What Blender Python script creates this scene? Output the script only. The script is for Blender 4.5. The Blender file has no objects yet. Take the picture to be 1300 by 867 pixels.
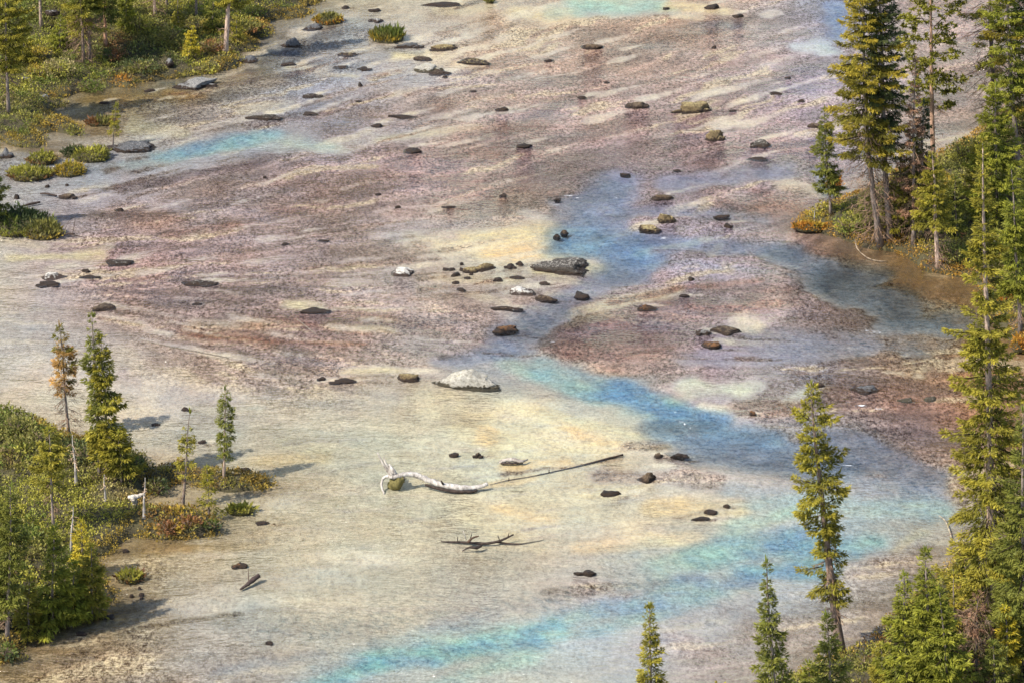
import bpy, math, random
import numpy as np
from mathutils import Vector

random.seed(7)
RNG = np.random.default_rng(11)
S = bpy.context.scene
C = S.collection

# ------------------------------------------------------------------ camera
IW, IH = 1300.0, 867.0                      # the photograph's own pixel frame
PITCH, HFOV, CAMZ = math.radians(24), math.radians(20), 75.0
cam = bpy.data.objects.new('camera', bpy.data.cameras.new('camera'))
C.objects.link(cam)
CAM = np.array([0.0, -CAMZ / math.tan(PITCH), CAMZ])
cam.location = CAM
cam.rotation_euler = (math.pi / 2 - PITCH, 0, 0)
cam.data.sensor_fit = 'HORIZONTAL'
cam.data.angle = HFOV
cam.data.clip_start = 1.0
cam.data.clip_end = 3000
S.camera = cam
F = IW / 2 / math.tan(HFOV / 2)
FWD = np.array([0, math.cos(PITCH), -math.sin(PITCH)])
UPV = np.array([0, math.sin(PITCH), math.cos(PITCH)])

# ------------------------------------------------------------------ sky, sun, exposure
SUN_EL, SUN_AZ = math.radians(49), math.atan2(-0.87, -0.49)
w = bpy.data.worlds.new('World'); S.world = w; w.use_nodes = True
nt = w.node_tree
sky = nt.nodes.new('ShaderNodeTexSky'); sky.sky_type = 'NISHITA'; sky.sun_disc = False
sky.sun_elevation = SUN_EL; sky.sun_rotation = SUN_AZ % (2 * math.pi)
sky.air_density = 1.0; sky.dust_density = 1.0
bg = nt.nodes['Background']; bg.inputs['Strength'].default_value = 0.12
nt.links.new(sky.outputs[0], bg.inputs['Color'])
sd = bpy.data.lights.new('sun', 'SUN'); sd.energy = 3.95; sd.angle = math.radians(0.5); sd.color = (1.0, 0.92, 0.815)
sun = bpy.data.objects.new('sun', sd); C.objects.link(sun)
SDIR = Vector((math.sin(SUN_AZ) * math.cos(SUN_EL), math.cos(SUN_AZ) * math.cos(SUN_EL), math.sin(SUN_EL)))
sun.rotation_euler = SDIR.to_track_quat('Z', 'Y').to_euler()
S.view_settings.view_transform = 'Standard'; S.view_settings.look = 'None'
S.view_settings.exposure = 1.0; S.view_settings.gamma = 1.0
S.render.engine = 'CYCLES'
S.cycles.max_bounces = 6; S.cycles.transparent_max_bounces = 12

# ------------------------------------------------------------------ place helpers
def rayd(px, py):
    return FWD + (px - IW / 2) / F * np.array([1.0, 0, 0]) + (IH / 2 - py) / F * UPV

def at(px, py, z=0.0):
    d = rayd(px, py); t = (z - CAM[2]) / d[2]
    return CAM + d * t

def upright(px, py, y):                     # the point over the line of sight that stands at depth y
    d = rayd(px, py); t = (y - CAM[1]) / d[1]
    return CAM + d * t

def scale_at(P):                            # photograph pixels per metre at P
    return F / float(np.dot(np.asarray(P) - CAM, FWD))

def plan(x, y, z=0.0):                      # world -> photograph frame, arrays
    dx, dy, dz = x - CAM[0], y - CAM[1], z - CAM[2]
    dep = dy * FWD[1] + dz * FWD[2]
    return IW / 2 + F * dx / dep, IH / 2 - F * (dy * UPV[1] + dz * UPV[2]) / dep

_P = RNG.integers(0, 256, 512)
_T = RNG.random(512)
def vnoise(x, y, seed=0):
    x = np.asarray(x, float) + seed * 17.31; y = np.asarray(y, float) + seed * 9.77
    xi = np.floor(x).astype(np.int64); yi = np.floor(y).astype(np.int64)
    fx = x - xi; fy = y - yi
    fx = fx * fx * (3 - 2 * fx); fy = fy * fy * (3 - 2 * fy)
    def h(a, b): return _T[(_P[(a & 255)] + (b & 255)) & 511]
    a = h(xi, yi) * (1 - fx) + h(xi + 1, yi) * fx
    b = h(xi, yi + 1) * (1 - fx) + h(xi + 1, yi + 1) * fx
    return a * (1 - fy) + b * fy
def fbm(x, y, o=4, seed=0):
    s = 0; a = 0.5; n = 0
    for k in range(o):
        s = s + a * vnoise(np.asarray(x) * 2 ** k, np.asarray(y) * 2 ** k, seed + k * 3); n += a; a *= 0.55
    return s / n
def sm(e0, e1, x):
    t = np.clip((x - e0) / (e1 - e0), 0, 1); return t * t * (3 - 2 * t)
def lin(c):
    c = np.asarray(c, float) / 255.0
    return np.where(c <= 0.04045, c / 12.92, ((c + 0.055) / 1.055) ** 2.4)

# ------------------------------------------------------------------ object helpers
def tag(o, label=None, cat=None, group=None, kind=None):
    if label: o['label'] = label
    if cat: o['category'] = cat
    if group: o['group'] = group
    if kind: o['kind'] = kind
    return o

def empty(name, loc):
    o = bpy.data.objects.new(name, None); C.objects.link(o); o.location = [float(v) for v in loc]
    o.empty_display_size = 0.3
    return o

class MB:
    """collects tubes, kites and grids; build() links them as one mesh object"""
    def __init__(self):
        self.v = []; self.q = []; self.t = []; self.c = []; self.mq = []; self.mt = []; self.n = 0
    def add(self, v, q=None, t=None, col=(1, 1, 1), mat=0):
        v = np.asarray(v, float).reshape(-1, 3)
        if q is not None and len(q):
            self.q.append(np.asarray(q, np.int64) + self.n); self.mq.append(np.full(len(q), mat))
        if t is not None and len(t):
            self.t.append(np.asarray(t, np.int64) + self.n); self.mt.append(np.full(len(t), mat))
        col = np.asarray(col, float)
        if col.ndim == 1: col = np.tile(col, (len(v), 1))
        self.v.append(v); self.c.append(col); self.n += len(v)
    def tube(self, pts, rad, sides=6, col=(1, 1, 1), mat=0, jitter=0.0, cap=True):
        pts = np.asarray(pts, float); rad = np.broadcast_to(np.asarray(rad, float), (len(pts),))
        T = np.gradient(pts, axis=0); T /= np.linalg.norm(T, axis=1)[:, None] + 1e-9
        ref = np.array([0.31, 0.95, 0.1]) if abs(T[0, 2]) > 0.6 else np.array([0, 0, 1.0])
        A = np.cross(T, ref); A /= np.linalg.norm(A, axis=1)[:, None] + 1e-9
        B = np.cross(T, A)
        ang = np.arange(sides) * 2 * math.pi / sides
        r = rad[:, None] * (1 + jitter * (RNG.random((len(pts), sides)) - 0.5))
        V = pts[:, None, :] + r[..., None] * (np.cos(ang)[None, :, None] * A[:, None, :] + np.sin(ang)[None, :, None] * B[:, None, :])
        q = []
        for i in range(len(pts) - 1):
            for j in range(sides):
                k = (j + 1) % sides
                q.append((i * sides + j, i * sides + k, (i + 1) * sides + k, (i + 1) * sides + j))
        t = []
        V = V.reshape(-1, 3)
        if cap:
            n0 = len(V); V = np.vstack([V, pts[0], pts[-1]])
            for j in range(sides):
                k = (j + 1) % sides; e = (len(pts) - 1) * sides
                t.append((n0, k, j)); t.append((n0 + 1, e + j, e + k))
        self.add(V, q, t, col, mat)
    def kites(self, P, D, L, Wd, col, mat=0, bend=0.0, N=None):
        """leaf-sized kites: root P, direction D, length L, width Wd (arrays)"""
        n = len(P)
        if N is None: N = RNG.normal(size=(n, 3))
        A = np.cross(D, N); A /= np.linalg.norm(A, axis=1)[:, None] + 1e-9
        m = P + D * (L * 0.45)[:, None]
        tip = P + D * L[:, None]; tip[:, 2] -= bend * L
        V = np.stack([P, m + A * (Wd / 2)[:, None], tip, m - A * (Wd / 2)[:, None]], 1).reshape(-1, 3)
        q = np.arange(4 * n).reshape(-1, 4)
        self.add(V, q, None, np.repeat(col, 4, 0), mat)
    def build(self, name, mats, parent=None, loc=None, smooth=False, col=True):
        """vertices are in world space; the object's origin goes to loc (or the parent's)"""
        V = np.vstack(self.v)
        o_ = np.zeros(3)
        if parent is not None: o_ = np.array(parent['_o']) if '_o' in parent else np.array(parent.location)
        elif loc is not None: o_ = np.asarray(loc, float)
        V = V - o_
        Q = np.vstack(self.q) if self.q else np.zeros((0, 4), int)
        T = np.vstack(self.t) if self.t else np.zeros((0, 3), int)
        me = bpy.data.meshes.new(name)
        me.vertices.add(len(V)); me.vertices.foreach_set('co', V.astype(np.float32).ravel())
        nl = 4 * len(Q) + 3 * len(T)
        me.loops.add(nl)
        me.loops.foreach_set('vertex_index', np.concatenate([Q.ravel(), T.ravel()]).astype(np.int32))
        me.polygons.add(len(Q) + len(T))
        ls = np.concatenate([np.arange(len(Q)) * 4, 4 * len(Q) + np.arange(len(T)) * 3]).astype(np.int32)
        me.polygons.foreach_set('loop_start', ls)
        mi = np.concatenate([np.concatenate(self.mq) if self.mq else np.zeros(0), np.concatenate(self.mt) if self.mt else np.zeros(0)]).astype(np.int32)
        me.polygons.foreach_set('material_index', mi)
        if smooth: me.polygons.foreach_set('use_smooth', np.ones(len(Q) + len(T), bool))
        if not isinstance(mats, (list, tuple)): mats = [mats]
        for m in mats: me.materials.append(m)
        if col:
            a = me.attributes.new('tint', 'FLOAT_COLOR', 'POINT')
            cc = np.vstack(self.c)
            if cc.shape[1] == 3: cc = np.hstack([cc, np.ones((len(cc), 1))])
            a.data.foreach_set('color', cc.astype(np.float32).ravel())
        me.update(calc_edges=True); me.validate()
        o = bpy.data.objects.new(name, me); C.objects.link(o)
        if parent is not None: o.parent = parent
        else: o.location = o_
        return o

# ------------------------------------------------------------------ materials
def newmat(name):
    m = bpy.data.materials.new(name); m.use_nodes = True
    nt = m.node_tree; nt.nodes.clear()
    return m, nt, nt.nodes, nt.links
def nd(ns, kind, **kw):
    n = ns.new(kind)
    for k, v in kw.items():
        if k in n.inputs: n.inputs[k].default_value = v
        else: setattr(n, k, v)
    return n
def ramp(ns, stops):
    r = ns.new('ShaderNodeValToRGB'); e = r.color_ramp.elements
    while len(e) < len(stops): e.new(0.5)
    for i, (p, c) in enumerate(stops):
        e[i].position = p; e[i].color = (*c, 1) if len(c) == 3 else c
    return r

def mat_needles(name, transl=0.25):
    m, nt, ns, ln = newmat(name)
    a = nd(ns, 'ShaderNodeAttribute', attribute_name='tint')
    p = nd(ns, 'ShaderNodeBsdfPrincipled', Roughness=0.6); p.inputs['Specular IOR Level'].default_value = 0.25
    t = nd(ns, 'ShaderNodeBsdfTranslucent'); mx = nd(ns, 'ShaderNodeMixShader', Fac=transl)
    o = nd(ns, 'ShaderNodeOutputMaterial')
    ln.new(a.outputs['Color'], p.inputs['Base Color']); ln.new(a.outputs['Color'], t.inputs['Color'])
    ln.new(p.outputs[0], mx.inputs[1]); ln.new(t.outputs[0], mx.inputs[2]); ln.new(mx.outputs[0], o.inputs[0])
    return m

def mat_bark(name, c0, c1, scale=6.0):
    m, nt, ns, ln = newmat(name)
    tc = nd(ns, 'ShaderNodeTexCoord'); mp = nd(ns, 'ShaderNodeMapping'); mp.inputs['Scale'].default_value = (1, 1, 0.35)
    n = nd(ns, 'ShaderNodeTexNoise', Scale=scale, Detail=4.0, Roughness=0.7)
    r = ramp(ns, [(0.3, c0), (0.7, c1)])
    a = nd(ns, 'ShaderNodeAttribute', attribute_name='tint')
    mu = nd(ns, 'ShaderNodeMix', data_type='RGBA', blend_type='MULTIPLY'); mu.inputs[0].default_value = 1
    p = nd(ns, 'ShaderNodeBsdfPrincipled', Roughness=0.85); p.inputs['Specular IOR Level'].default_value = 0.2
    b = nd(ns, 'ShaderNodeBump', Strength=0.6, Distance=0.05)
    o = nd(ns, 'ShaderNodeOutputMaterial')
    ln.new(tc.outputs['Object'], mp.inputs[0]); ln.new(mp.outputs[0], n.inputs['Vector']); ln.new(n.outputs['Fac'], r.inputs[0])
    ln.new(r.outputs[0], mu.inputs[6]); ln.new(a.outputs['Color'], mu.inputs[7])
    ln.new(mu.outputs[2], p.inputs['Base Color']); ln.new(n.outputs['Fac'], b.inputs['Height']); ln.new(b.outputs[0], p.inputs['Normal'])
    ln.new(p.outputs[0], o.inputs[0])
    return m

def mat_rock(name, base, base2, lichen, amount, algae=(0.035, 0.022, 0.014)):
    m, nt, ns, ln = newmat(name)
    tc = nd(ns, 'ShaderNodeTexCoord'); oi = nd(ns, 'ShaderNodeObjectInfo')
    ad = nd(ns, 'ShaderNodeVectorMath', operation='ADD')
    ml = nd(ns, 'ShaderNodeMath', operation='MULTIPLY'); ml.inputs[1].default_value = 37.0
    ln.new(oi.outputs['Random'], ml.inputs[0]); ln.new(tc.outputs['Object'], ad.inputs[0]); ln.new(ml.outputs[0], ad.inputs[1])
    n1 = nd(ns, 'ShaderNodeTexNoise', Scale=5.0, Detail=8.0, Roughness=0.8); r1 = ramp(ns, [(0.36, base), (0.66, base2)])
    n2 = nd(ns, 'ShaderNodeTexNoise', Scale=6.5, Detail=8.0, Roughness=0.85)
    geo = nd(ns, 'ShaderNodeNewGeometry'); sx = nd(ns, 'ShaderNodeSeparateXYZ')
    # lichen and dust settle on upward faces
    s1 = nd(ns, 'ShaderNodeMath', operation='MULTIPLY_ADD'); s1.inputs[1].default_value = 0.22; s1.inputs[2].default_value = amount - 0.32
    s2 = nd(ns, 'ShaderNodeMath', operation='ADD')
    r2 = ramp(ns, [(0.54, (0, 0, 0)), (0.60, (1, 1, 1))])
    mx = nd(ns, 'ShaderNodeMix', data_type='RGBA'); mx.inputs[7].default_value = (*lichen, 1)
    # algae film that clings above the waterline
    sp = nd(ns, 'ShaderNodeSeparateXYZ'); n3 = nd(ns, 'ShaderNodeTexNoise', Scale=5.0, Detail=3.0)
    s3 = nd(ns, 'ShaderNodeMath', operation='MULTIPLY_ADD'); s3.inputs[1].default_value = 0.6; s3.inputs[2].default_value = -0.24
    s4 = nd(ns, 'ShaderNodeMath', operation='SUBTRACT')
    r3 = ramp(ns, [(0.0, (1, 1, 1)), (0.09, (0, 0, 0))])
    mx2 = nd(ns, 'ShaderNodeMix', data_type='RGBA'); mx2.inputs[7].default_value = (*algae, 1)
    n4 = nd(ns, 'ShaderNodeTexNoise', Scale=14.0, Detail=6.0, Roughness=0.7)
    b = nd(ns, 'ShaderNodeBump', Strength=1.0, Distance=0.14)
    p = nd(ns, 'ShaderNodeBsdfPrincipled', Roughness=0.8); p.inputs['Specular IOR Level'].default_value = 0.3
    o = nd(ns, 'ShaderNodeOutputMaterial')
    for n in (n1, n2, n3, n4): ln.new(ad.outputs[0], n.inputs['Vector'])
    ln.new(n1.outputs['Fac'], r1.inputs[0]); ln.new(geo.outputs['Normal'], sx.inputs[0])
    ln.new(sx.outputs['Z'], s1.inputs[0]); ln.new(s1.outputs[0], s2.inputs[0]); ln.new(n2.outputs['Fac'], s2.inputs[1])
    ln.new(s2.outputs[0], r2.inputs[0]); ln.new(r2.outputs[0], mx.inputs[0]); ln.new(r1.outputs[0], mx.inputs[6])
    ln.new(tc.outputs['Object'], sp.inputs[0]); ln.new(n3.outputs['Fac'], s3.inputs[0])
    ln.new(sp.outputs['Z'], s4.inputs[0]); ln.new(s3.outputs[0], s4.inputs[1]); ln.new(s4.outputs[0], r3.inputs[0])
    ln.new(r3.outputs[0], mx2.inputs[0]); ln.new(mx.outputs[2], mx2.inputs[6]); ln.new(mx2.outputs[2], p.inputs['Base Color'])
    ln.new(n4.outputs['Fac'], b.inputs['Height']); ln.new(b.outputs[0], p.inputs['Normal']); ln.new(p.outputs[0], o.inputs[0])
    return m

M_NEEDLE = mat_needles('conifer_needles', 0.32); M_LEAF = mat_needles('shrub_leaves', 0.3); M_TWIG = mat_bark('twig_bark', (0.10, 0.075, 0.055), (0.2, 0.15, 0.11), 5)
M_BARK = mat_bark('spruce_bark', (0.09, 0.07, 0.058), (0.30, 0.24, 0.20))
M_DEAD = mat_bark('weathered_wood', (0.12, 0.10, 0.085), (0.62, 0.58, 0.52), 5)
M_WETWOOD = mat_bark('wet_wood', (0.02, 0.015, 0.012), (0.07, 0.05, 0.04), 5)
M_MOSS = mat_bark('mossy_root', (0.05, 0.045, 0.015), (0.2, 0.17, 0.06), 6)
ROCKM = {
    'dark':  mat_rock('dark_rock', (0.012, 0.010, 0.009), (0.055, 0.045, 0.038), (0.36, 0.33, 0.28), 0.02),
    'lichen': mat_rock('dark_lichen_rock', (0.02, 0.016, 0.013), (0.10, 0.085, 0.068), (0.50, 0.47, 0.40), 0.12),
    'slate': mat_rock('slate_rock', (0.05, 0.052, 0.056), (0.15, 0.15, 0.15), (0.40, 0.39, 0.36), 0.10),
    'grey':  mat_rock('grey_rock', (0.10, 0.10, 0.098), (0.26, 0.25, 0.235), (0.40, 0.39, 0.35), 0.14),
    'brown': mat_rock('brown_rock', (0.035, 0.022, 0.013), (0.20, 0.14, 0.085), (0.30, 0.25, 0.15), 0.10),
    'rust':  mat_rock('rusty_rock', (0.07, 0.03, 0.012), (0.24, 0.12, 0.045), (0.28, 0.18, 0.06), 0.08),
    'gold':  mat_rock('golden_rock', (0.06, 0.042, 0.02), (0.30, 0.22, 0.11), (0.40, 0.33, 0.15), 0.16),
    'pale':  mat_rock('pale_rock', (0.20, 0.185, 0.15), (0.62, 0.59, 0.50), (0.52, 0.46, 0.15), 0.10, (0.06, 0.05, 0.03)),
    'white': mat_rock('white_rock', (0.16, 0.14, 0.12), (0.45, 0.42, 0.38), (0.6, 0.57, 0.5), 0.24, (0.06, 0.04, 0.03)),
}

# ------------------------------------------------------------------ land outlines (photograph frame, water level)
LANDS = {
 'upper_left_bank': (0.10, 0.40, [(-500, 178), (-60, 176), (2, 176), (20, 186), (48, 187), (56, 180), (48, 170), (68, 166), (96, 170), (101, 164), (93, 157), (70, 151), (64, 143), (68, 136),
     (84, 133), (80, 128), (72, 127), (95, 118), (120, 112), (150, 110), (168, 111), (169, 104), (200, 101), (235, 97), (270, 92), (303, 86), (305, 76), (296, 68), (322, 63), (325, 55),
     (318, 49), (340, 45), (342, 36), (330, 26), (350, 24), (385, 22), (394, 16), (388, 8), (405, 2), (440, -20), (490, -60), (520, -120), (400, -170), (-600, -170)]),
 'lower_left_bank': (0.05, 0.45, [(-400, 520), (-60, 522), (20, 528), (55, 542), (90, 560), (140, 575), (183, 582), (190, 600), (186, 622), (176, 640), (190, 648), (230, 650), (262, 655), (280, 666),
     (274, 677), (240, 681), (205, 682), (165, 679), (155, 684), (142, 697), (118, 708), (128, 735), (146, 760), (110, 770), (75, 785), (62, 800), (28, 812), (22, 834), (-60, 850), (-400, 860)]),
 'islet': (0.03, 0.30, [(186, 606), (200, 594), (222, 591), (250, 598), (285, 601), (325, 605), (349, 612), (335, 619), (290, 621), (262, 618), (240, 614), (228, 612), (205, 620), (192, 618)]),
 'right_bank': (0.07, 0.35, [(1008, 286), (1032, 291), (1060, 300), (1090, 310), (1112, 316), (1140, 318), (1152, 326), (1166, 337), (1178, 346), (1210, 347), (1232, 352), (1248, 372), (1262, 396), (1276, 424), (1300, 446),
     (1400, 470), (1700, 470), (1700, -40), (1420, 60), (1300, 135), (1232, 176), (1180, 205), (1100, 243), (1040, 266), (1018, 276)]),
 'lower_right_bank': (0.24, 0.40, [(1700, 600), (1400, 650), (1300, 690), (1250, 705), (1218, 705), (1190, 735), (1150, 775), (1112, 812), (1078, 832), (1040, 846), (1000, 868), (900, 890), (780, 915), (600, 960),
     (500, 1150), (1700, 1150)]),
}
POLY = {}
for k, (sl, lip, pts) in LANDS.items():
    POLY[k] = np.array([at(*p)[:2] for p in pts])

def sdist(poly, x, y):
    x = np.asarray(x, float); y = np.asarray(y, float)
    d2 = np.full(x.shape, 1e18); ins = np.zeros(x.shape, bool)
    n = len(poly)
    for i in range(n):
        ax, ay = poly[i]; bx, by = poly[(i + 1) % n]
        ex, ey = bx - ax, by - ay
        t = np.clip(((x - ax) * ex + (y - ay) * ey) / (ex * ex + ey * ey + 1e-9), 0, 1)
        d2 = np.minimum(d2, (x - ax - t * ex) ** 2 + (y - ay - t * ey) ** 2)
        c = ((ay > y) != (by > y)) & (x < (bx - ax) * (y - ay) / (by - ay + 1e-12) + ax)
        ins ^= c
    return np.where(ins, 1, -1) * np.sqrt(d2)

def bank_h(k, x, y, sdv=None):
    sl, lip, _ = LANDS[k]
    s = sdist(POLY[k], x, y) if sdv is None else sdv
    s = s + 0.55 * (fbm(x * 0.9, y * 0.9, 3, 5) - 0.5)
    lump = (fbm(x * 0.45, y * 0.45, 3, 9) - 0.45) * 0.7 + (fbm(x * 1.3, y * 1.3, 2, 4) - 0.5) * 0.3
    up = lip * (1 - np.exp(-np.maximum(s, 0) / 0.35)) + sl * np.minimum(np.maximum(s, 0), 45) + lump * np.clip(s, 0, 1.5) / 1.5
    return np.where(s > 0, up, s * 1.6)

def land_h(x, y):
    x = np.asarray(x, float); y = np.asarray(y, float)
    h = np.full(x.shape, -5.0)
    for k in LANDS: h = np.maximum(h, bank_h(k, x, y))
    return h
def ground(px, py):
    z = 0.0
    for _ in range(14):
        P = at(px, py, z); z = 0.5 * z + 0.5 * max(0.0, float(land_h(P[0], P[1])))
    P = at(px, py, z); return np.array([P[0], P[1], z])

# ------------------------------------------------------------------ riverbed colours
GX = [0, 130, 260, 390, 520, 650, 780, 910, 1040, 1170, 1300]
GY = [0, 108, 217, 325, 434, 542, 650, 758, 867]
GC = [
 [(160,150,120),(160,150,120),(160,150,120),(165,165,150),(186,176,154),(181,164,143),(168,151,137),(178,156,140),(145,152,178),(160,142,142),(160,140,140)],
 [(150,145,130),(150,140,112),(150,145,138),(156,160,172),(173,167,162),(155,137,135),(160,141,139),(146,130,134),(163,153,174),(170,152,150),(165,148,145)],
 [(160,160,160),(181,180,180),(169,162,164),(161,146,151),(170,150,153),(149,125,123),(171,151,163),(162,144,149),(150,137,147),(150,140,135),(150,135,120)],
 [(196,188,172),(165,144,147),(165,147,148),(172,159,161),(179,168,160),(192,185,160),(163,156,165),(144,140,160),(143,124,118),(128,104,76),(165,145,115)],
 [(184,179,169),(180,170,160),(162,146,143),(150,129,128),(162,153,154),(167,149,153),(146,117,119),(175,158,166),(150,146,159),(145,128,112),(150,122,95)],
 [(200,190,168),(197,187,166),(188,182,166),(181,178,160),(190,185,161),(195,189,162),(201,187,155),(175,168,170),(140,140,145),(152,132,131),(150,126,105)],
 [(165,150,120),(168,152,122),(176,166,138),(187,178,154),(195,190,166),(196,190,163),(194,187,163),(195,185,163),(175,180,182),(168,165,158),(150,132,112)],
 [(120,105,80),(150,140,120),(184,179,163),(186,180,159),(186,183,166),(177,173,161),(169,157,156),(160,158,163),(165,168,168),(160,150,144),(150,140,130)],
 [(160,146,124),(165,154,138),(163,160,157),(163,161,156),(191,187,173),(182,187,176),(172,175,171),(170,162,161),(165,156,150),(160,150,145),(150,140,130)],
]
CREAM, YEL, PEACH = (216, 205, 165), (226, 208, 155), (226, 194, 142)
PUR, PUR2, RED = (150, 132, 130), (122, 103, 100), (146, 120, 110)
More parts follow.
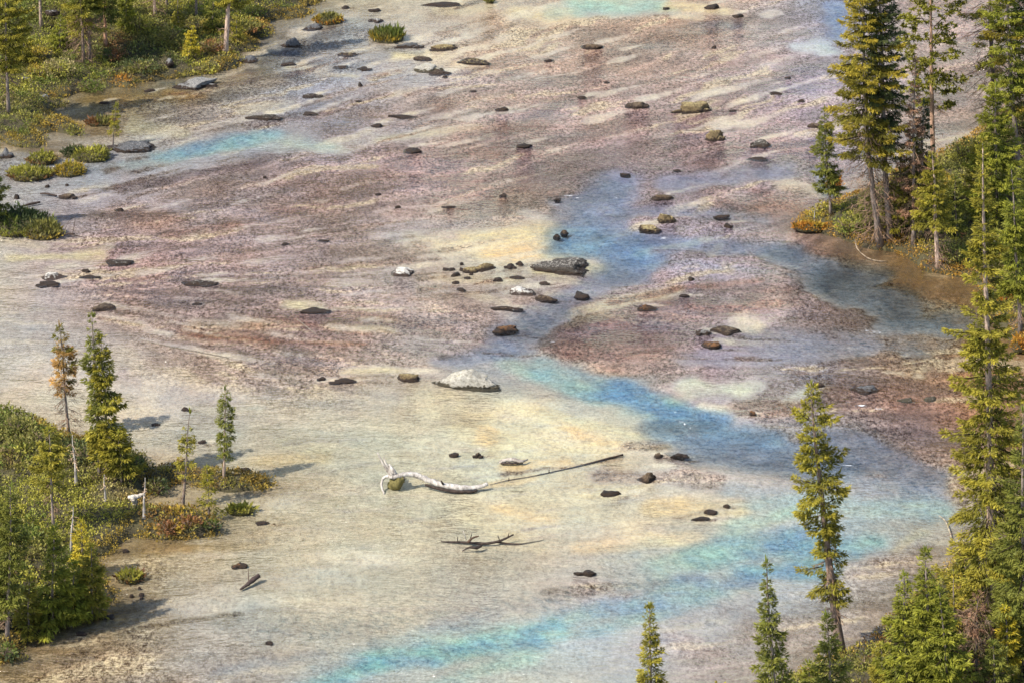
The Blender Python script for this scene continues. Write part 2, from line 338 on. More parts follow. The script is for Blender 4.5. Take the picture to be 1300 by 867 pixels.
BED = [
 # pale silt bars
 (600,302,690,290,30,YEL,.75),(530,305,640,318,24,CREAM,.7),(640,320,725,314,26,PEACH,.75),(690,340,792,342,17,CREAM,.95),(700,322,790,344,14,CREAM,.6),(560,352,650,356,14,CREAM,.5),
 (720,540,800,552,28,PEACH,.9),(640,512,842,562,16,CREAM,.85),(550,505,680,520,44,(210,200,165),.7),(590,548,660,558,24,CREAM,.5),(618,548,622,560,14,PEACH,.6),(640,575,760,565,24,CREAM,.6),
 (650,592,720,582,15,PEACH,.6),(620,612,680,603,9,PEACH,.5),(330,582,410,578,18,(208,188,142),.55),(370,560,420,566,14,(195,195,165),.5),(655,560,700,545,30,CREAM,.5),
 (835,642,928,646,24,(218,198,152),.75),(745,692,880,680,20,PEACH,.45),(800,672,870,690,12,CREAM,.5),(740,622,810,612,22,CREAM,.6),(640,640,700,655,16,PEACH,.4),(600,660,680,690,20,CREAM,.35),
 (700,640,800,660,24,(205,196,168),.5),(790,660,940,662,8,(205,196,170),.7),(915,660,950,663,9,(222,214,190),.9),
 (655,16,722,20,24,YEL,.6),(650,32,705,28,14,CREAM,.6),(840,6,925,12,15,YEL,.7),(560,12,620,8,16,CREAM,.5),(860,20,890,22,8,CREAM,.6),
 (890,490,950,494,26,(205,213,188),.85),(900,514,925,514,12,(226,216,190),.95),(1015,60,1045,63,16,(200,214,204),.7),(975,18,982,16,10,(215,208,190),.8),(850,308,900,302,9,CREAM,.7),(905,322,918,310,7,CREAM,.4),
 (20,326,125,324,13,CREAM,.9),(0,305,60,312,10,(200,190,165),.6),(95,322,140,312,10,CREAM,.5),(372,82,408,86,13,CREAM,.9),(505,70,555,67,11,CREAM,.9),(575,79,616,80,7,(222,200,165),.9),(410,94,450,96,8,CREAM,.6),
 (605,85,630,90,8,CREAM,.5),(310,140,360,128,12,(190,188,165),.5),(120,60,300,130,10,(150,150,150),.2),(430,180,560,165,22,(190,186,165),.55),(480,175,600,160,12,CREAM,.45),(330,180,430,190,16,(185,190,175),.6),
 (250,408,330,412,12,CREAM,.45),(180,428,290,452,5,(205,196,182),.5),(370,385,400,389,13,CREAM,.85),(420,412,500,420,8,CREAM,.6),(440,470,510,470,12,CREAM,.75),(240,520,330,516,10,(200,195,172),.5),
 (0,440,110,470,30,(192,186,175),.4),(60,500,170,520,24,(205,198,172),.4),(730,397,860,368,14,(205,198,160),.75),(730,410,765,402,12,(185,180,140),.6),(770,232,790,236,14,(205,200,185),.6),
 (660,265,705,285,12,(205,198,180),.5),(745,360,700,352,8,CREAM,.5),(1000,232,1040,238,18,(200,188,160),.8),(1240,380,1262,372,16,(205,190,155),.7),(1130,470,1170,477,10,(205,198,170),.7),(1150,455,1170,472,8,(200,192,165),.5),
 (1140,693,1172,672,13,(190,175,140),.7),(1090,303,1110,306,8,(180,165,125),.8),(1105,330,1135,333,7,(160,142,100),.6),(1040,490,1000,505,14,(205,212,190),.7),(1200,320,1225,320,10,(150,130,95),.5),
 (640,395,660,405,12,(205,195,180),.7),(600,372,640,384,12,CREAM,.45),(940,398,955,410,16,(222,210,180),.8),(935,405,955,412,14,(225,214,185),.7),(910,440,945,440,8,(205,200,190),.6),
 (155,140,175,150,10,(190,180,140),.5),(170,160,230,168,14,(180,174,140),.6),(145,210,210,205,9,(170,170,155),.5),(270,108,330,120,10,(165,160,150),.4),
 # algae carpets, and thin dark lines drawn along the current
 (250,424,330,431,6,(120,84,66),.8),(330,431,460,436,5,(130,96,82),.7),(380,412,470,424,6,(128,96,88),.6),(460,400,540,412,7,(126,98,92),.6),(300,398,380,404,6,(128,100,94),.5),(560,452,640,440,8,(118,104,108),.5),
 (780,385,860,366,7,(126,96,92),.7),(860,366,960,352,8,(132,98,90),.6),(730,420,800,402,7,(120,90,88),.6),(700,452,790,452,9,(116,90,90),.7),(790,452,850,440,6,(134,104,98),.6),(880,390,980,384,12,(146,108,98),.6),
 (540,250,660,240,10,(134,110,110),.5),(600,225,720,215,10,(132,106,102),.6),(430,340,520,330,8,(132,108,106),.5),(520,300,560,330,8,(140,116,112),.4),(350,270,440,250,9,(136,112,112),.5),(210,300,300,285,9,(140,110,102),.5),
 (330,160,420,140,7,(126,114,120),.5),(420,135,500,118,6,(124,110,116),.5),(520,120,600,102,7,(128,110,108),.5),(600,175,700,160,8,(136,112,108),.5),(740,60,900,40,8,(138,112,102),.5),(700,110,830,92,8,(136,110,104),.5),
 (800,180,900,165,8,(132,108,108),.5),(830,215,930,200,8,(130,108,112),.5),(560,45,650,34,7,(140,116,104),.5),(890,110,1000,90,8,(138,114,110),.5),(960,240,1020,262,14,(134,98,92),.6),(650,690,820,672,5,(170,160,140),.5),(500,700,700,720,6,(168,160,140),.4),
 (440,640,560,665,6,(172,162,138),.45),(350,640,480,610,5,(160,154,140),.5),(560,520,640,560,6,(176,166,140),.5),(500,560,560,600,6,(176,168,142),.4),(640,600,790,578,5,(140,124,110),.6),(860,655,935,640,5,(150,136,120),.6),
 (650,195,740,205,44,PUR2,.5),(480,212,620,215,36,PUR,.5),(150,272,205,282,34,RED,.5),(250,240,420,250,50,PUR,.5),(690,432,800,420,40,PUR2,.65),(760,440,820,450,16,RED,.4),(410,300,520,320,40,PUR,.4),(250,420,340,432,20,(140,104,88),.55),
 (330,412,450,405,18,(140,108,98),.5),(860,395,990,378,34,RED,.55),(900,360,1000,365,16,RED,.4),(1080,500,1210,520,46,(144,116,106),.65),(955,515,1010,517,30,RED,.6),(930,268,1010,252,34,RED,.6),(1000,180,1030,200,30,RED,.4),
 (800,560,842,562,12,PUR2,.7),(770,600,900,608,24,PUR,.6),(850,575,880,600,16,PUR,.5),(700,750,840,742,20,(132,124,124),.5),(560,790,680,765,18,(150,146,146),.5),(930,760,1060,810,70,(164,152,148),.7),(1080,722,1180,705,30,(156,142,136),.6),
 (760,150,900,190,50,(158,138,135),.4),(690,90,840,110,40,(160,140,134),.4),(560,130,680,150,30,PUR,.35),(640,30,900,40,18,(160,138,128),.5),(880,60,1000,80,40,(160,142,140),.4),(200,380,330,390,30,(160,145,148),.4),
 (500,380,600,395,34,(165,150,148),.5),(440,390,560,420,18,(150,128,122),.4),(330,455,520,450,22,(145,130,132),.45),(160,470,360,490,22,(160,150,152),.4),(1060,440,1180,460,30,(150,132,118),.5),(840,330,1000,345,8,(120,128,142),.5),
 # brown shallows by the banks, dark weed, painted-in reflections and tree shadows
 (120,138,330,100,30,(142,134,112),.6),(330,60,480,40,32,(136,138,146),.5),(300,112,420,88,24,(146,142,144),.5),(60,200,170,215,24,(150,150,150),.5),
 (1110,338,1230,372,46,(104,86,62),.85),(1170,400,1240,425,46,(124,106,84),.7),(1250,480,1300,560,44,(150,116,86),.6),(1200,440,1290,455,24,(150,125,95),.5),(1050,312,1110,330,18,(150,130,115),.5),  # right-bank browns also carry the trees' dark reflection as bed colour
 (140,700,235,690,17,(140,118,84),.5),(75,797,165,772,15,(122,102,72),.7),(0,850,60,862,16,(140,122,92),.6),(30,820,100,830,14,(110,90,62),.5),(170,690,330,690,14,(168,148,114),.4),(240,652,260,640,16,(160,135,95),.4),
 (110,126,235,118,18,(150,130,88),.7),(75,152,140,166,14,(150,130,92),.6),(0,185,90,196,10,(120,104,84),.7),(200,100,250,104,7,(110,124,124),.5),(30,240,130,232,16,(178,176,168),.5),(215,115,260,120,10,(140,110,70),.5),
 (150,236,330,206,13,(116,106,118),.6),(330,60,470,90,24,(140,146,158),.5),(340,70,370,66,10,(100,104,130),.4),(60,180,110,186,8,(150,140,130),.6),(480,60,530,64,8,(130,140,150),.4),
 (880,30,935,32,5,(140,140,158),.5),(690,172,740,168,7,(150,146,155),.4),(360,606,490,582,5,(150,148,140),.4),(330,770,620,770,8,(165,160,152),.4),(175,795,310,775,7,(140,134,124),.5),(730,740,870,740,7,(115,118,118),.5),  # diagonal streaks here are tree shadows painted into the bed colour
]
TQ, TQ2, BLU, BLG, MINT = (114, 167, 216), (92, 142, 192), (86, 116, 156), (116, 129, 158), (168, 201, 206)
TINT = [
 (190,204,380,170,34,(172,188,190),.4),(205,198,345,170,15,TQ,.8),(640,470,900,545,70,(170,190,200),.4),(830,720,1180,660,80,(165,192,206),.45),(440,850,940,750,80,(165,186,198),.45),
 (330,172,420,186,16,(180,205,195),.5),(160,208,215,198,12,(150,172,172),.6),
 (738,6,830,6,22,(164,214,203),.95),(700,14,850,14,16,MINT,.5),(1058,10,1066,45,18,BLU,.8),(1040,50,1062,62,12,MINT,.5),(1040,212,1052,240,14,BLU,.6),
 (770,235,745,300,44,BLU,.7),(745,305,800,322,44,(104,150,182),.75),(800,325,790,345,38,BLU,.8),(790,350,720,382,26,BLG,.6),(700,395,640,440,34,(112,124,142),.75),(640,445,560,458,18,BLG,.55),
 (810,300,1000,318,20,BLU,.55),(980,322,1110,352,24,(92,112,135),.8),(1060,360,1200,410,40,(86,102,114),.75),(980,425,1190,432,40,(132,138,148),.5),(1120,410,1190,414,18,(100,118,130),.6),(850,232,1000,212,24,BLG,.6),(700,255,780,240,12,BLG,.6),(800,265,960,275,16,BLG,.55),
 (1045,352,1140,385,36,(74,82,88),.7),(870,455,1100,440,24,(155,158,172),.6),  # near-black stroke: pool by the right bank, with the trees' reflection painted in
 (640,462,760,505,16,(168,208,212),.6),(690,470,850,520,36,(140,186,204),.75),(780,495,905,532,26,TQ2,.9),(850,540,965,556,34,(92,132,160),.8),(900,572,1060,588,40,(84,106,134),.8),(1060,555,1185,600,36,(104,118,142),.75),
 (1080,610,1180,625,30,(150,168,190),.6),(930,620,1020,630,24,(150,172,196),.6),
 (960,640,1185,645,30,(148,184,216),.6),(1020,680,890,705,34,TQ,.9),(1020,700,1110,688,28,(116,168,220),.7),(950,725,1040,720,26,(106,162,214),.8),(840,716,950,690,26,MINT,.7),(940,665,1020,650,20,(165,205,212),.6),
 (900,748,700,785,26,(132,168,196),.75),(700,800,480,838,34,(122,182,212),.8),(480,842,380,880,24,(126,184,204),.75),(660,832,540,875,18,MINT,.75),(880,762,740,800,20,(140,180,206),.7),(480,812,600,790,14,(150,178,186),.5),(280,850,400,830,14,(150,158,165),.5),
 (860,735,960,742,10,(120,150,180),.7),(1150,445,1180,450,10,(110,118,125),.4),
]
FOAM = [(1060,508,1118,517,7),(1140,505,1160,510,4),(1098,420,1120,420,5),(940,285,970,280,4),(880,278,900,284,4),(712,249,740,250,3),(765,250,785,251,3),(690,435,712,437,3),(1060,590,1085,592,5),(1085,584,1100,586,3),(945,535,960,537,3),
 (975,30,1000,42,3),(1138,570,1160,570,4),(1170,510,1185,513,3),(840,300,870,298,3),(345,84,365,88,3),(330,135,350,133,3),(860,530,880,545,3),(690,260,710,262,3),(640,460,700,470,3)]

def seg(px, py, x0, y0, x1, y1):
    """distance to a stroke, heights counted double (the view foreshortens the river)"""
    ex, ey = x1 - x0, (y1 - y0) * 2
    ux, uy = px - x0, (py - y0) * 2
    t = np.clip((ux * ex + uy * ey) / (ex * ex + ey * ey + 1e-6), 0, 1)
    return np.hypot(ux - t * ex, uy - t * ey)

def strokes(base, lst, X, Y, PX, PY, seed=0):
    n1 = fbm((X * 0.8 + Y * 0.25) * 0.5, (Y - X * 0.35) * 0.55, 4, seed + 21)
    n2 = fbm(X * 1.7 + Y * .3, Y * 1.5 - X * .3, 3, seed + 31)
    for (x0, y0, x1, y1, w, c, a) in lst:
        m = (PX > min(x0, x1) - w * 1.8) & (PX < max(x0, x1) + w * 1.8) & (PY > min(y0, y1) - w) & (PY < max(y0, y1) + w)
        if not m.any(): continue
        d = seg(PX[m], PY[m], x0, y0, x1, y1) / w
        d = d + (n1[m] - 0.5) * 1.1 + (n2[m] - 0.5) * 0.5
        al = a * sm(1.35, 0.35, d) * np.clip(0.65 + (n2[m] - 0.3) * 0.9, 0.3, 1)
        if np.isscalar(c): base[m] = base[m] * (1 - al) + c * al
        else: base[m] = base[m] * (1 - al)[:, None] + np.asarray(c, float)[None] * al[:, None]
    return base

def sheet_axes(x0, x1, dx, y0, y1, dy):
    far = np.array([40, 90, 160, 260, 420, 700.0])
    xs = np.concatenate([x0 - far[::-1], np.arange(x0, x1 + dx, dx), x1 + far])
    ys = np.concatenate([y0 - far[::-1][3:], np.arange(y0, y1 + dy, dy), y1 + far])
    return xs, ys
def grid_mesh(xs, ys):
    X, Y = np.meshgrid(xs, ys); nx, ny = len(xs), len(ys)
    i = np.arange(nx * ny).reshape(ny, nx)
    q = np.stack([i[:-1, :-1], i[:-1, 1:], i[1:, 1:], i[1:, :-1]], -1).reshape(-1, 4)
    return X.ravel(), Y.ravel(), q
def warp(X, Y, PX, PY, a=1.0):
    PX = PX + a * ((fbm(X * 0.22, Y * 0.22, 3, 41) - 0.5) * 34 + (fbm(X * 0.9, Y * 0.9, 3, 43) - 0.5) * 12)
    PY = PY + a * ((fbm(X * 0.22, Y * 0.22, 3, 51) - 0.5) * 18 + (fbm(X * 0.9, Y * 0.9, 3, 53) - 0.5) * 7)
    return PX, PY
PALE_BED = (206, 204, 188)

def bed_paint(X, Y):
    PX0, PY0 = plan(X, Y)
    PX0 = np.clip(PX0, -400, 1700); PY0 = np.clip(PY0, -300, 1200)
    PX, PY = warp(X, Y, PX0, PY0)
    G = np.array(GC, float)
    gx = np.clip(PX / 130.0, 0, 9.999); gy = np.clip(PY / 108.375, 0, 7.999)
    xi = gx.astype(int); yi = gy.astype(int); fx = (gx - xi)[:, None]; fy = (gy - yi)[:, None]
    col = (G[yi, xi] * (1 - fx) + G[yi, xi + 1] * fx) * (1 - fy) + (G[yi + 1, xi] * (1 - fx) + G[yi + 1, xi + 1] * fx) * fy
    PXs, PYs = warp(X, Y, PX0, PY0, 0.5)
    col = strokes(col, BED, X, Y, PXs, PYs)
    col = strokes(col, [(a, b, c, d, e, PALE_BED, g) for (a, b, c, d, e, f, g) in TINT], X, Y, PXs, PYs, 3)
    # silt tails drawn out downstream of each stone
    col = strokes(col, TAILS, X, Y, PXs, PYs, 9)
    # drifted streaks along the current
    PXf, PYf = warp(X, Y, PX0, PY0, 0.8)
    kk = np.interp(PYf, [-300, 0, 260, 380, 440, 520, 640, 867, 1200], [.24, .24, .22, .06, -.06, 0, .06, .13, .13])
    kk = kk - .10 * sm(700, 250, PXf) * np.exp(-((PYf - 430) / 70) ** 2)
    PYf = PYf + 46 * (fbm(X * .045 + 3, Y * .045, 2, 131) - .5) + 16 * (fbm(X * .14, Y * .14, 2, 137) - .5)
    psi = PYf + kk * (PXf - 650)
    s1 = fbm(PXf / 150, psi / 13, 4, 71) - 0.5; s2 = fbm(PXf / 46, psi / 4.6, 3, 77) - 0.5; s0 = fbm(PXf / 260, psi / 34, 3, 97) - 0.5
    k = .22 * np.tanh((s1 * 0.60 + s2 * 0.5 + s0 * .4) * 5)
    low = sm(174, 148, col[:, 1])                                  # algae-rich ground is patchier
    sat = (col.max(1) - col.min(1)) / col.max(1); low = low * (1 - .75 * sm(.30, .45, sat))
    lum = 1 + k * (0.26 + 0.85 * low)
    warmth = (fbm(X * 0.35, Y * 0.35, 3, 83) - 0.5)
    col = col * lum[:, None] + warmth[:, None] * np.array([14, 0, -12])[None]
    pale = sm(0.16, 0.25, s1 + 0.45 * s2 + .2 * s0) * (.35 + .35 * low)
    col = col * (1 - pale)[:, None] + np.array([204, 194, 170])[None] * pale[:, None]
    col = col * (1 - .06 * low)[:, None] * (1 + low[:, None] * np.array([.0, -.015, -.06]))
    dl = np.full(len(X), -99.0)
    for kx in POLY: dl = np.maximum(dl, sdist(POLY[kx], X, Y))
    near = np.exp(np.minimum(dl, 0) / 1.3) * .38                     # peaty silt along the banks
    col = col * (1 - near)[:, None] + np.array([126, 110, 84])[None] * near[:, None]
    low = low * sm(.3, 4.0, -dl)
    g = col.mean(1, keepdims=True); col = g + (col - g) * 1.18
    return np.clip(col, 20, 250), low

def tint_paint(X, Y):
    PX0, PY0 = plan(X, Y); PX0 = np.clip(PX0, -400, 1700); PY0 = np.clip(PY0, -300, 1200)
    PXs, PYs = warp(X, Y, PX0, PY0, 0.5)
    base = np.tile(np.array(PALE_BED, float), (len(X), 1))
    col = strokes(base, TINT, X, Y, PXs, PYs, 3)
    PXf, PYf = warp(X, Y, PX0, PY0, 0.8)
    kk = np.interp(PYf, [0, 260, 380, 520, 640, 867], [.24, .2, .0, -.05, .05, .13]); psi = PYf + kk * (PXf - 650)
    st = (fbm(PXf / 70, psi / 7, 4, 101) - .5) + .6 * (fbm(PXf / 24, psi / 3, 2, 107) - .5)
    deep = np.clip((190 - col[:, 0]) / 90, 0, 1)
    col = col * (1 + st * .75 * deep)[:, None]
    t = np.clip(lin(col) / lin(PALE_BED), 0.02, 1.2)
    foam = strokes(np.zeros(len(X)), [(a, b, c, d, e * 1.25, 1.0, .9) for a, b, c, d, e in FOAM], X, Y, PXs, PYs, 5)
    dep = 1 - t[:, 0]
    return np.sqrt(t), foam, dep

# ------------------------------------------------------------------ stones: x, y, width, height (photograph pixels), stuff, form, label
# form: b boulder, f flat, l long, s slab, w wedge
ROCKS = [
 (249,105,52,17,'grey','b','large pale grey speckled boulder beside the bushy upper left bank'),
 (166,186,56,14,'slate','f','broad flat slate stone with white lichen spots beside the mossy tufts'),
 (370,52,26,16,'slate','w','steep pointed dark slate stone off the tip of the upper left bank'),
 (317,74,30,11,'slate','b','low grey stone against the corner of the upper left bank'),
 (398,34,30,9,'slate','w','dark sloping stone in front of the orange tuft by the top edge'),
 (438,8,10,5,'dark','b','small dark stone between the orange tuft and the top edge of the river'),
 (475,12,15,5,'dark','w','small dark slanted stone just above the grey stone near the top'),
 (478,25,20,7,'grey','b','small light grey stone up-left of the lone grass tussock'),
 (561,6,48,6,'dark','s','thin dark arched slab almost under water by the top edge'),
 (519,56,34,10,'slate','l','long dark stone leaning out of the water right of the grass tussock'),
 (562,59,34,12,'gold','b','cream coloured lumpy stone right of the leaning dark stone'),
 (535,74,24,6,'brown','f','flat brown stone just below the cream lumpy stone'),
 (545,85,36,14,'pale','b','white topped stone with a blue black right face in the upper river'),
 (557,92,28,7,'brown','f','low brown stone touching the white topped black faced stone'),
 (600,78,44,7,'gold','s','pale flat slab with a dark rim in the upper river'),
 (442,69,24,5,'gold','f','thin pale brown stone below the lone grass tussock'),
 (367,81,20,4,'brown','f','thin brown stone at the left end of a cream silt patch'),
 (433,85,20,4,'brown','f','thin brown stone left of a second thin stone, right of the cream silt patch'),
 (461,87,20,5,'dark','f','thin dark stone at the end of a short row below the grass tussock'),
 (457,106,6,6,'dark','b','lone round dark pebble below the row of thin stones'),
 (395,122,26,5,'lichen','f','thin dark stone flecked with white above the long speckled stone'),
 (335,147,44,10,'lichen','l','long dark stone speckled with white lichen in the upper left river'),
 (391,144,21,4,'brown','f','thin brown stone right of the long speckled stone'),
 (511,148,36,5,'dark','s','thin dark blade of stone with a cream silt tail in the upper river'),
 (478,158,15,6,'dark','w','small dark pointed stone left below the thin blade stone'),
 (523,190,24,8,'dark','w','dark pointed stone at the lower end of a long yellow silt streak'),
 (638,138,18,6,'dark','b','small dark stone in the open upper middle of the river'),
 (755,57,31,10,'brown','b','rough brown stone below the pale turquoise pool at the top'),
 (904,7,17,9,'dark','w','dark stone with white flecks right of the turquoise pool at the top edge'),
 (937,19,14,6,'dark','w','small dark peak of stone lower right of the stone at the top edge'),
 (740,123,13,4,'dark','w','tiny dark slanted stone at the tip of a thin silt streak'),
 (809,132,29,10,'brown','b','brown peaked stone left of the biggest mossy stone'),
 (879,135,50,17,'gold','l','broad rugged mossy stone in the upper right of the river'),
 (908,169,25,18,'gold','b','tall yellow lichen stone with a shaded right side'),
 (967,181,28,12,'lichen','b','rounded brown black stone right of the yellow lichen stone'),
 (1034,158,18,7,'brown','b','small brown stone in the water left of the tall right bank trees'),
 (960,202,28,4,'dark','s','low dark slab of stone lower left of the small conifer on the point'),
 (986,118,16,4,'dark','f','thin dark stone right of the rugged mossy stone'),
 (1018,127,9,4,'dark','b','tiny dark stone left of the yellow spruce branches'),
 (662,184,26,7,'dark','w','low dark stone in the middle of the purple algae flats'),
 (845,249,34,9,'brown','l','long low brown stone topmost of three in the blue channel'),
 (846,275,23,16,'gold','b','tall lumpy tan stone in the middle of the blue channel'),
 (824,290,27,10,'gold','f','flat tan stone just left below the tall lumpy tan stone'),
 (917,275,22,4,'rust','f','reddish stone awash in the riffle right of the channel stones'),
 (925,285,11,7,'dark','b','dark nub of stone in the riffle below the reddish stone'),
 (716,294,11,7,'brown','b','brown pebble, upper right of a close pair beside the channel'),
 (707,299,9,5,'dark','b','dark pebble, lower left of a close pair beside the channel'),
 (716,341,74,22,'lichen','s','big grey brown flat slab pointed at its left end in mid river'),
 (611,338,44,13,'gold','l','yellow brown ridged stone right of the cluster of dark stones'),
 (648,337,15,7,'dark','b','dark stone in a pair left of the big pointed slab'),
 (660,333,10,6,'dark','b','smaller dark stone upper right in the pair left of the big slab'),
 (658,352,20,3,'dark','s','thin dark sliver of stone below the pair beside the big slab'),
 (664,370,31,11,'white','b','stone with a bright white top below the big pointed slab'),
 (692,378,30,8,'brown','l','dark brown low stone right of the white topped stone'),
 (737,374,21,9,'dark','w','dark angular stone below the right end of the big slab'),
 (641,391,42,5,'brown','l','long thin brown stone below the white topped stone'),
 (641,418,32,9,'rust','b','rust brown lumpy stone left of the blue channel bend'),
 (690,360,14,3,'rust','f','thin rust coloured stone above the dark brown low stone'),
 (633,354,13,6,'dark','b','small dark stone below the yellow brown ridged stone'),
 (512,344,31,12,'white','b','white topped crumbly stone left of the dark stone cluster'),
 (398,395,38,6,'dark','s','smooth black lens shaped stone under a bright silt patch'),
 (250,359,46,8,'lichen','l','long black stone flecked with white on the left flats'),
 (147,334,38,7,'lichen','f','flat black stone with a white streak on the left flats'),
 (66,348,31,14,'white','b','chunky white and pink stone near the left edge'),
 (62,361,32,7,'dark','f','flat dark stone directly below the white and pink stone'),
 (109,343,11,4,'dark','f','small dark stone right of the white and pink stone'),
 (131,390,28,8,'brown','f','dark brown knobbly stone above the twin spruces'),
 (113,351,26,3,'dark','f','thin dark stone nearly awash right below the white and pink stone'),
 (152,265,13,5,'dark','w','small dark stone right of the bushy left edge islet'),
 (86,248,22,8,'brown','b','dark brown stone below the yellow mossy tuft'),
 (21,248,7,7,'dark','b','small round dark stone above the bushy left edge islet'),
 (823,390,25,8,'rust','b','orange brown stone at the end of a yellow silt bar'),
 (878,353,8,5,'dark','b','lone dark pebble right of the channel bend'),
 (869,375,14,3,'dark','f','thin dark stone awash above the orange brown stone bar'),
 (919,420,44,10,'brown','s','long dark flat stone with a rusty face below a bright silt fan'),
 (893,421,19,8,'grey','b','small grey stone at the left end of the long rusty stone'),
 (907,436,29,11,'rust','b','yellow and black stone below the long rusty flat stone'),
 (590,478,86,30,'pale','big','huge cream and yellow boulder above the white driftwood log'),
 (518,477,26,13,'gold','w','yellow brown pointed stone left of the huge cream boulder'),
 (435,483,33,6,'dark','l','black sausage shaped stone left of the yellow brown pointed stone'),
 (408,480,11,4,'dark','f','small black stone at the left end of the sausage shaped stone'),
 (576,576,12,6,'dark','w','small dark peak of stone above the white driftwood log'),
 (606,576,13,8,'brown','b','dark brown nub of stone upper right of the white driftwood log'),
 (820,603,25,17,'brown','w','dark brown stone tilted steeply up to the right on the lower silt bar'),
 (778,625,28,7,'dark','l','black ragged stone lower left of the tilted brown stone'),
 (836,576,11,8,'brown','b','blocky brown stone at the top edge of the lower silt bar'),
 (862,577,24,6,'dark','l','low black stone with a white back right of the blocky brown one'),
 (901,649,18,5,'dark','s','dark stone on the peach coloured silt fan'),
 (923,641,10,4,'dark','s','small dark stone at the right rim of the peach coloured silt fan'),
 (890,658,26,3,'dark','s','thin dark stone along the lower rim of the peach silt fan'),
 (744,726,28,8,'dark','l','black ragged stone above the lower turquoise channel'),
 (1039,486,14,8,'brown','b','brown stone behind the top of the leaning spruce'),
 (1096,494,36,10,'slate','s','smooth grey stone awash right of the leaning spruce top'),
 (955,523,10,7,'rust','b','small rust coloured block beside the turquoise channel'),
 (1152,508,22,4,'pale','s','pale flat stone, left one of two on the red brown shallows'),
 (1181,506,19,5,'pale','s','pale flat stone, right one of two on the red brown shallows'),
 (304,717,20,7,'rust','b','rounded rusty stone above the dark forked stick'),
 (158,698,9,4,'dark','b','small dark stone off the grassy lower left bank edge'),
 (235,518,10,5,'dark','b','small dark stone above the bare tipped thin spruce'),
 (197,538,11,2,'dark','f','sliver of dark stone right of the yellow green twin spruce'),
 (257,560,11,4,'dark','b','small dark stone between the two slim spruces on the islet'),
 (310,595,13,5,'dark','b','dark stone at the right tail of the narrow islet'),
 (342,815,10,4,'dark','b','lone dark pebble on the flats near the bottom edge'),
 (135,783,20,4,'dark','f','flat dark stone in the brown shallows off the lower left bank'),
 (103,803,13,4,'dark','f','dark stone in brown shallows near the lower left shrubs'),
 (332,663,16,3,'dark','f','flat dark stone awash right of the lower left tufted spit'),
 (8,192,18,16,'slate','b','grey stone at the left edge under the mossy bank'),
 (54,122,17,8,'grey','b','pale grey stone lying in the upper left bank plants'),
 (215,77,13,9,'grey','b','small grey stone in the shrubs of the upper left bank'),
 (66,15,20,5,'grey','s','flat grey stone among shrubs behind the bare pale trunk at the top left'),
 (30,100,14,5,'grey','f','grey stone in the grass right of the leftmost dark trunk'),
 (1222,279,16,5,'white','b','white stone lying in the shade among the right bank trees'),
 (190,114,14,4,'dark','f','thin dark stone between the bank and the large grey boulder'),
 (132,130,12,4,'brown','f','small brown stone above the little conifer in the upper left shallows'),
]
TINY = [
 ('knot of tiny stones in mid river', [(566,341,8,3,'tiny flat stone at the far left of the knot of black stones'),(573,341,9,4,'tiny black stone second from the left in the knot'),(580,347,10,6,'largest tiny black stone in the middle of the knot'),
  (586,341,7,4,'tiny black stone nearest the yellow brown ridged stone, right in the knot'),(593,352,8,3,'tiny black stone at the lower right of the knot'),(578,358,9,4,'tiny reddish black stone alone just under the knot'),(586,367,12,4,'lowest dark stone below the knot of black stones'),
  (586,334,5,3,'tiny black stone topmost in the knot'),(598,347,5,3,'speck of black stone right of the middle of the knot'),(575,349,6,3,'speck of black stone lower left in the knot')]),
 ('loose tiny stones off the lower left bank', [(177,745,5,4,'uppermost of the loose tiny stones off the lower left shrubs'),(179,753,7,5,'biggest of the loose tiny stones off the lower left shrubs'),(166,755,6,4,'leftmost of the loose tiny stones off the lower left shrubs'),(180,758,6,2,'lowest of the loose tiny stones off the lower left shrubs')]),
 ('tiny scattered stones on the flats', [(846,10,8,3,'tiny dark stone at the top edge on yellow silt right of the turquoise pool'),(697,76,12,3,'tiny dark stone under a pale silt patch, below the turquoise pool'),(907,59,7,4,'tiny dark stone far below the peaked stone by the top edge'),
  (335,224,5,3,'tiny dark stone below the left turquoise streak'),(570,262,18,3,'thin grey stone awash in the purple flats above the yellow bar'),(362,309,10,3,'tiny dark stone left of centre on the purple flats'),(410,305,14,2,'thin dark stone right of the tiny one left of centre'),
  (60,236,6,3,'tiny stone between the rimmed tuft and the dark brown stone, left one'),(85,234,5,2,'tiny stone right under the yellow mossy tuft'),(250,385,12,2,'thin reddish stone below the long white flecked black stone'),(640,247,12,5,'tiny rusty stone at the start of the riffle left of the channel'),
  (565,97,8,3,'tiny dark stone just under the flat brown one touching the white topped stone'),(455,128,8,2,'tiny thin stone right of the long speckled stones in the upper left'),(795,221,14,3,'thin brown stone on the flats just above the blue channel'),(600,115,9,2,'tiny thin stone below the pale slab with the dark rim'),
  (860,216,10,3,'tiny stone above the topmost long brown channel stone'),(1000,98,8,3,'tiny dark stone near the blue streak left of the tall yellow spruce'),(770,104,8,2,'tiny stone alone between the rough brown and the peaked brown stone'),(930,140,10,2,'tiny stone at the end of the white silt tail of the mossy stone'),
  (480,246,7,3,'tiny stone alone in the middle of the upper purple flats'),(708,253,10,3,'tiny dark stone in the white riffle left of the channel'),(505,262,7,3,'tiny stone on the flats lower right of its lone neighbour')]),
]
TAILS = []
_r = random.Random(3)
def slope_at(x, y):                          # how the current runs across the picture plane, px down per px right
    k = float(np.interp(y, [-300, 0, 260, 350, 420, 480, 560, 700, 867, 1200], [.26, .26, .23, .10, -.10, -.02, .05, .10, .14, .14]))
    return k - .10 * float(sm(700, 250, x)) * math.exp(-((y - 430) / 60) ** 2) + .05 * math.sin(x * .012 + y * .02)
